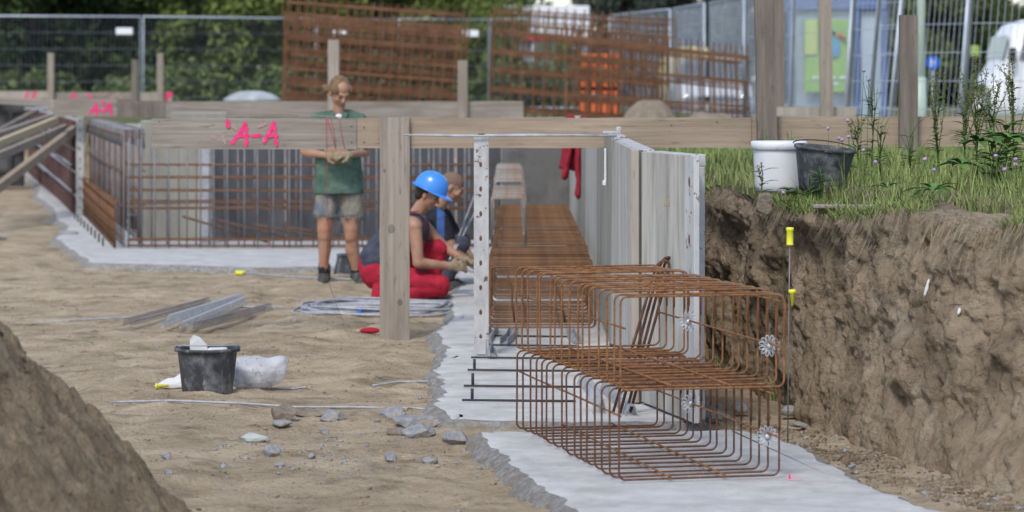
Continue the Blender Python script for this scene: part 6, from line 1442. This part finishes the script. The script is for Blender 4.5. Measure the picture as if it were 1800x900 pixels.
def tall_weed(px, pytop, Y, spread, nb, seed, label, seedy=True, leaf=True, grp='tall weeds on the bank'):
    random.seed(seed); p = P(px, pytop, Y); zb_ = 1.04; H = p.z-zb_; t_ = thing('weed', label, 'weed', (p.x, Y, zb_), grp); ms, mf, ml_ = MB(), MB(), MB()
    def branch(a, b, r0):
        c = a.lerp(b, .5)+Vector((random.uniform(-.02, .02), 0, .02)); ms.tube([a, c, b], [r0, r0*.7, r0*.4], 5)
        if seedy:
            L = (b-a).length
            for k in range(int(L/.006)):
                u = random.uniform(.25, 1.02); q = a.lerp(c, u*2) if u < .5 else c.lerp(b, u*2-1); q = q+Vector((random.gauss(0, .006), random.gauss(0, .006), random.gauss(0, .004))); s = random.uniform(.003, .0055)
                mf.add([q+Vector((s, 0, 0)), q+Vector((0, s, s*.3)), q+Vector((-s, 0, 0)), q+Vector((0, -s, -s*.3)), q+Vector((0, 0, s)), q-Vector((0, 0, s))], [(0, 1, 4), (1, 2, 4), (2, 3, 4), (3, 0, 4), (1, 0, 5), (2, 1, 5), (3, 2, 5), (0, 3, 5)], False)
    root = Vector((p.x, Y, zb_)); top = Vector((p.x+random.uniform(-.02, .02), Y, p.z)); branch(root.lerp(top, .35), top, .004); ms.tube([root, root.lerp(top, .38)], .005, 6)
    for k in range(nb):
        u = random.uniform(.25, .75); a = root.lerp(top, u); an = random.uniform(0, 6.28); L = H*(1-u)*random.uniform(.6, 1.0); branch(a, a+Vector((math.cos(an)*spread*random.uniform(.5, 1), math.sin(an)*spread*.6, L)), .003)
    for k in range(nb*5):
        u = random.uniform(.05, .8); a = root.lerp(top, u); an = random.uniform(0, 6.28); leaf_blade(ml_, a, (math.cos(an), math.sin(an), .5), random.uniform(.06, .13)*(1.6 if leaf == 2 else 1), .012*(2.2 if leaf == 2 else 1))
    ms.build('stem', M['weed'], t_)
    if mf.v: mf.build('seed_heads', M['weed_seed'], t_)['kind'] = 'stuff'
    if ml_.v: ml_.build('leaves', M['weed_leaf'], t_)
W = [(1718, 95, 16.8, .16, 10, 1, 'tall brownish dock weed just left of the van with many seed spikes', True), (1740, 130, 16.6, .15, 8, 2, 'bushy seed-headed weed close to the tallest one', True), (1783, 98, 16.4, .10, 7, 3, 'tall green weed with knotty tips at the right edge', True), (1650, 130, 17.2, .08, 7, 4, 'slim seed-headed weed in front of the blue round sign', True),
 (1695, 150, 16.9, .10, 7, 5, 'seed-headed weed between the slim one and the tall dock weed', True), (1532, 125, 17.6, .08, 6, 6, 'thin spiny thistle stalk left of the short right post', False), (1548, 195, 17.0, .10, 7, 7, 'low bushy thistle at the foot of the short right post', False), (1345, 212, 18.9, .03, 4, 8, 'little green sprout at the foot of the tall timber post', False),
 (1392, 226, 18.6, .05, 4, 9, 'little green sprout right of the tall timber post', False), (1600, 205, 16.9, .12, 6, 10, 'leafy weed just right of the short post', False), (1508, 200, 17.4, .08, 5, 11, 'thin weed with small heads beside the thistle', True), (1423, 305, 15.4, .05, 3, 12, 'small sprig in front of the dark tub', False), (1340, 285, 15.9, .02, 2, 13, 'thin dark sprig in front of the white pail', True), (1445, 292, 15.5, .06, 4, 14, 'leafy sprig left of the small one before the dark tub', False)]
for w_ in W: tall_weed(*w_)
tall_weed(1770, 180, 16.0, .14, 7, 21, 'broad-leaved dark weed under the tall ones at the right edge', False, 2); tall_weed(1745, 205, 15.6, .16, 6, 22, 'broad-leaved green weed below the van', False, 2)
def rosette(px, py, Y, n, L, wd, label, seed):
    random.seed(seed); p = P(px, py, Y); mb = MB()
    for k in range(n): a = 2*math.pi*k/n+random.uniform(-.3, .3); leaf_blade(mb, p, (math.cos(a), math.sin(a), random.uniform(.2, .9)), L*random.uniform(.7, 1.1), wd, 0, .45)
    tag(mb.build('leafy_plant', M['weed_leaf']), label, 'plant', 'broad-leaved plants on the bank')
rosette(1640, 335, 14.2, 12, .17, .022, 'big-leaved dandelion plant in the middle of the bank grass', 1); rosette(1560, 330, 14.6, 9, .11, .014, 'smaller leafy plant left of the big-leaved one', 2); rosette(1385, 335, 15.4, 8, .08, .012, 'small leafy plant below the dark tub', 3)
rosette(1720, 250, 15.6, 11, .18, .03, 'broad dock leaves at the right, below the tall weeds', 4); rosette(1690, 290, 15.0, 12, .16, .024, 'broad dock leaves in the grass left of the right-edge flowers', 6); rosette(1775, 245, 15.2, 12, .18, .028, 'broad dock leaves at the right frame edge under the tall weeds', 7); rosette(1475, 380, 13.7, 8, .05, .007, 'small green tuft hanging at the rim of the bank', 5)
# plank lying at the rim behind the flowers
mb = MB(); mb.box((1.95, 14.85, 1.07), (.75, .10, .02), rotz(-.25), .004); tag(mb.build('old_plank', M['wood_grey_x']), 'old grey plank half hidden in the grass at the rim of the bank', 'plank')

for o in list(bpy.data.objects):
    if '_org' in o: del o['_org']
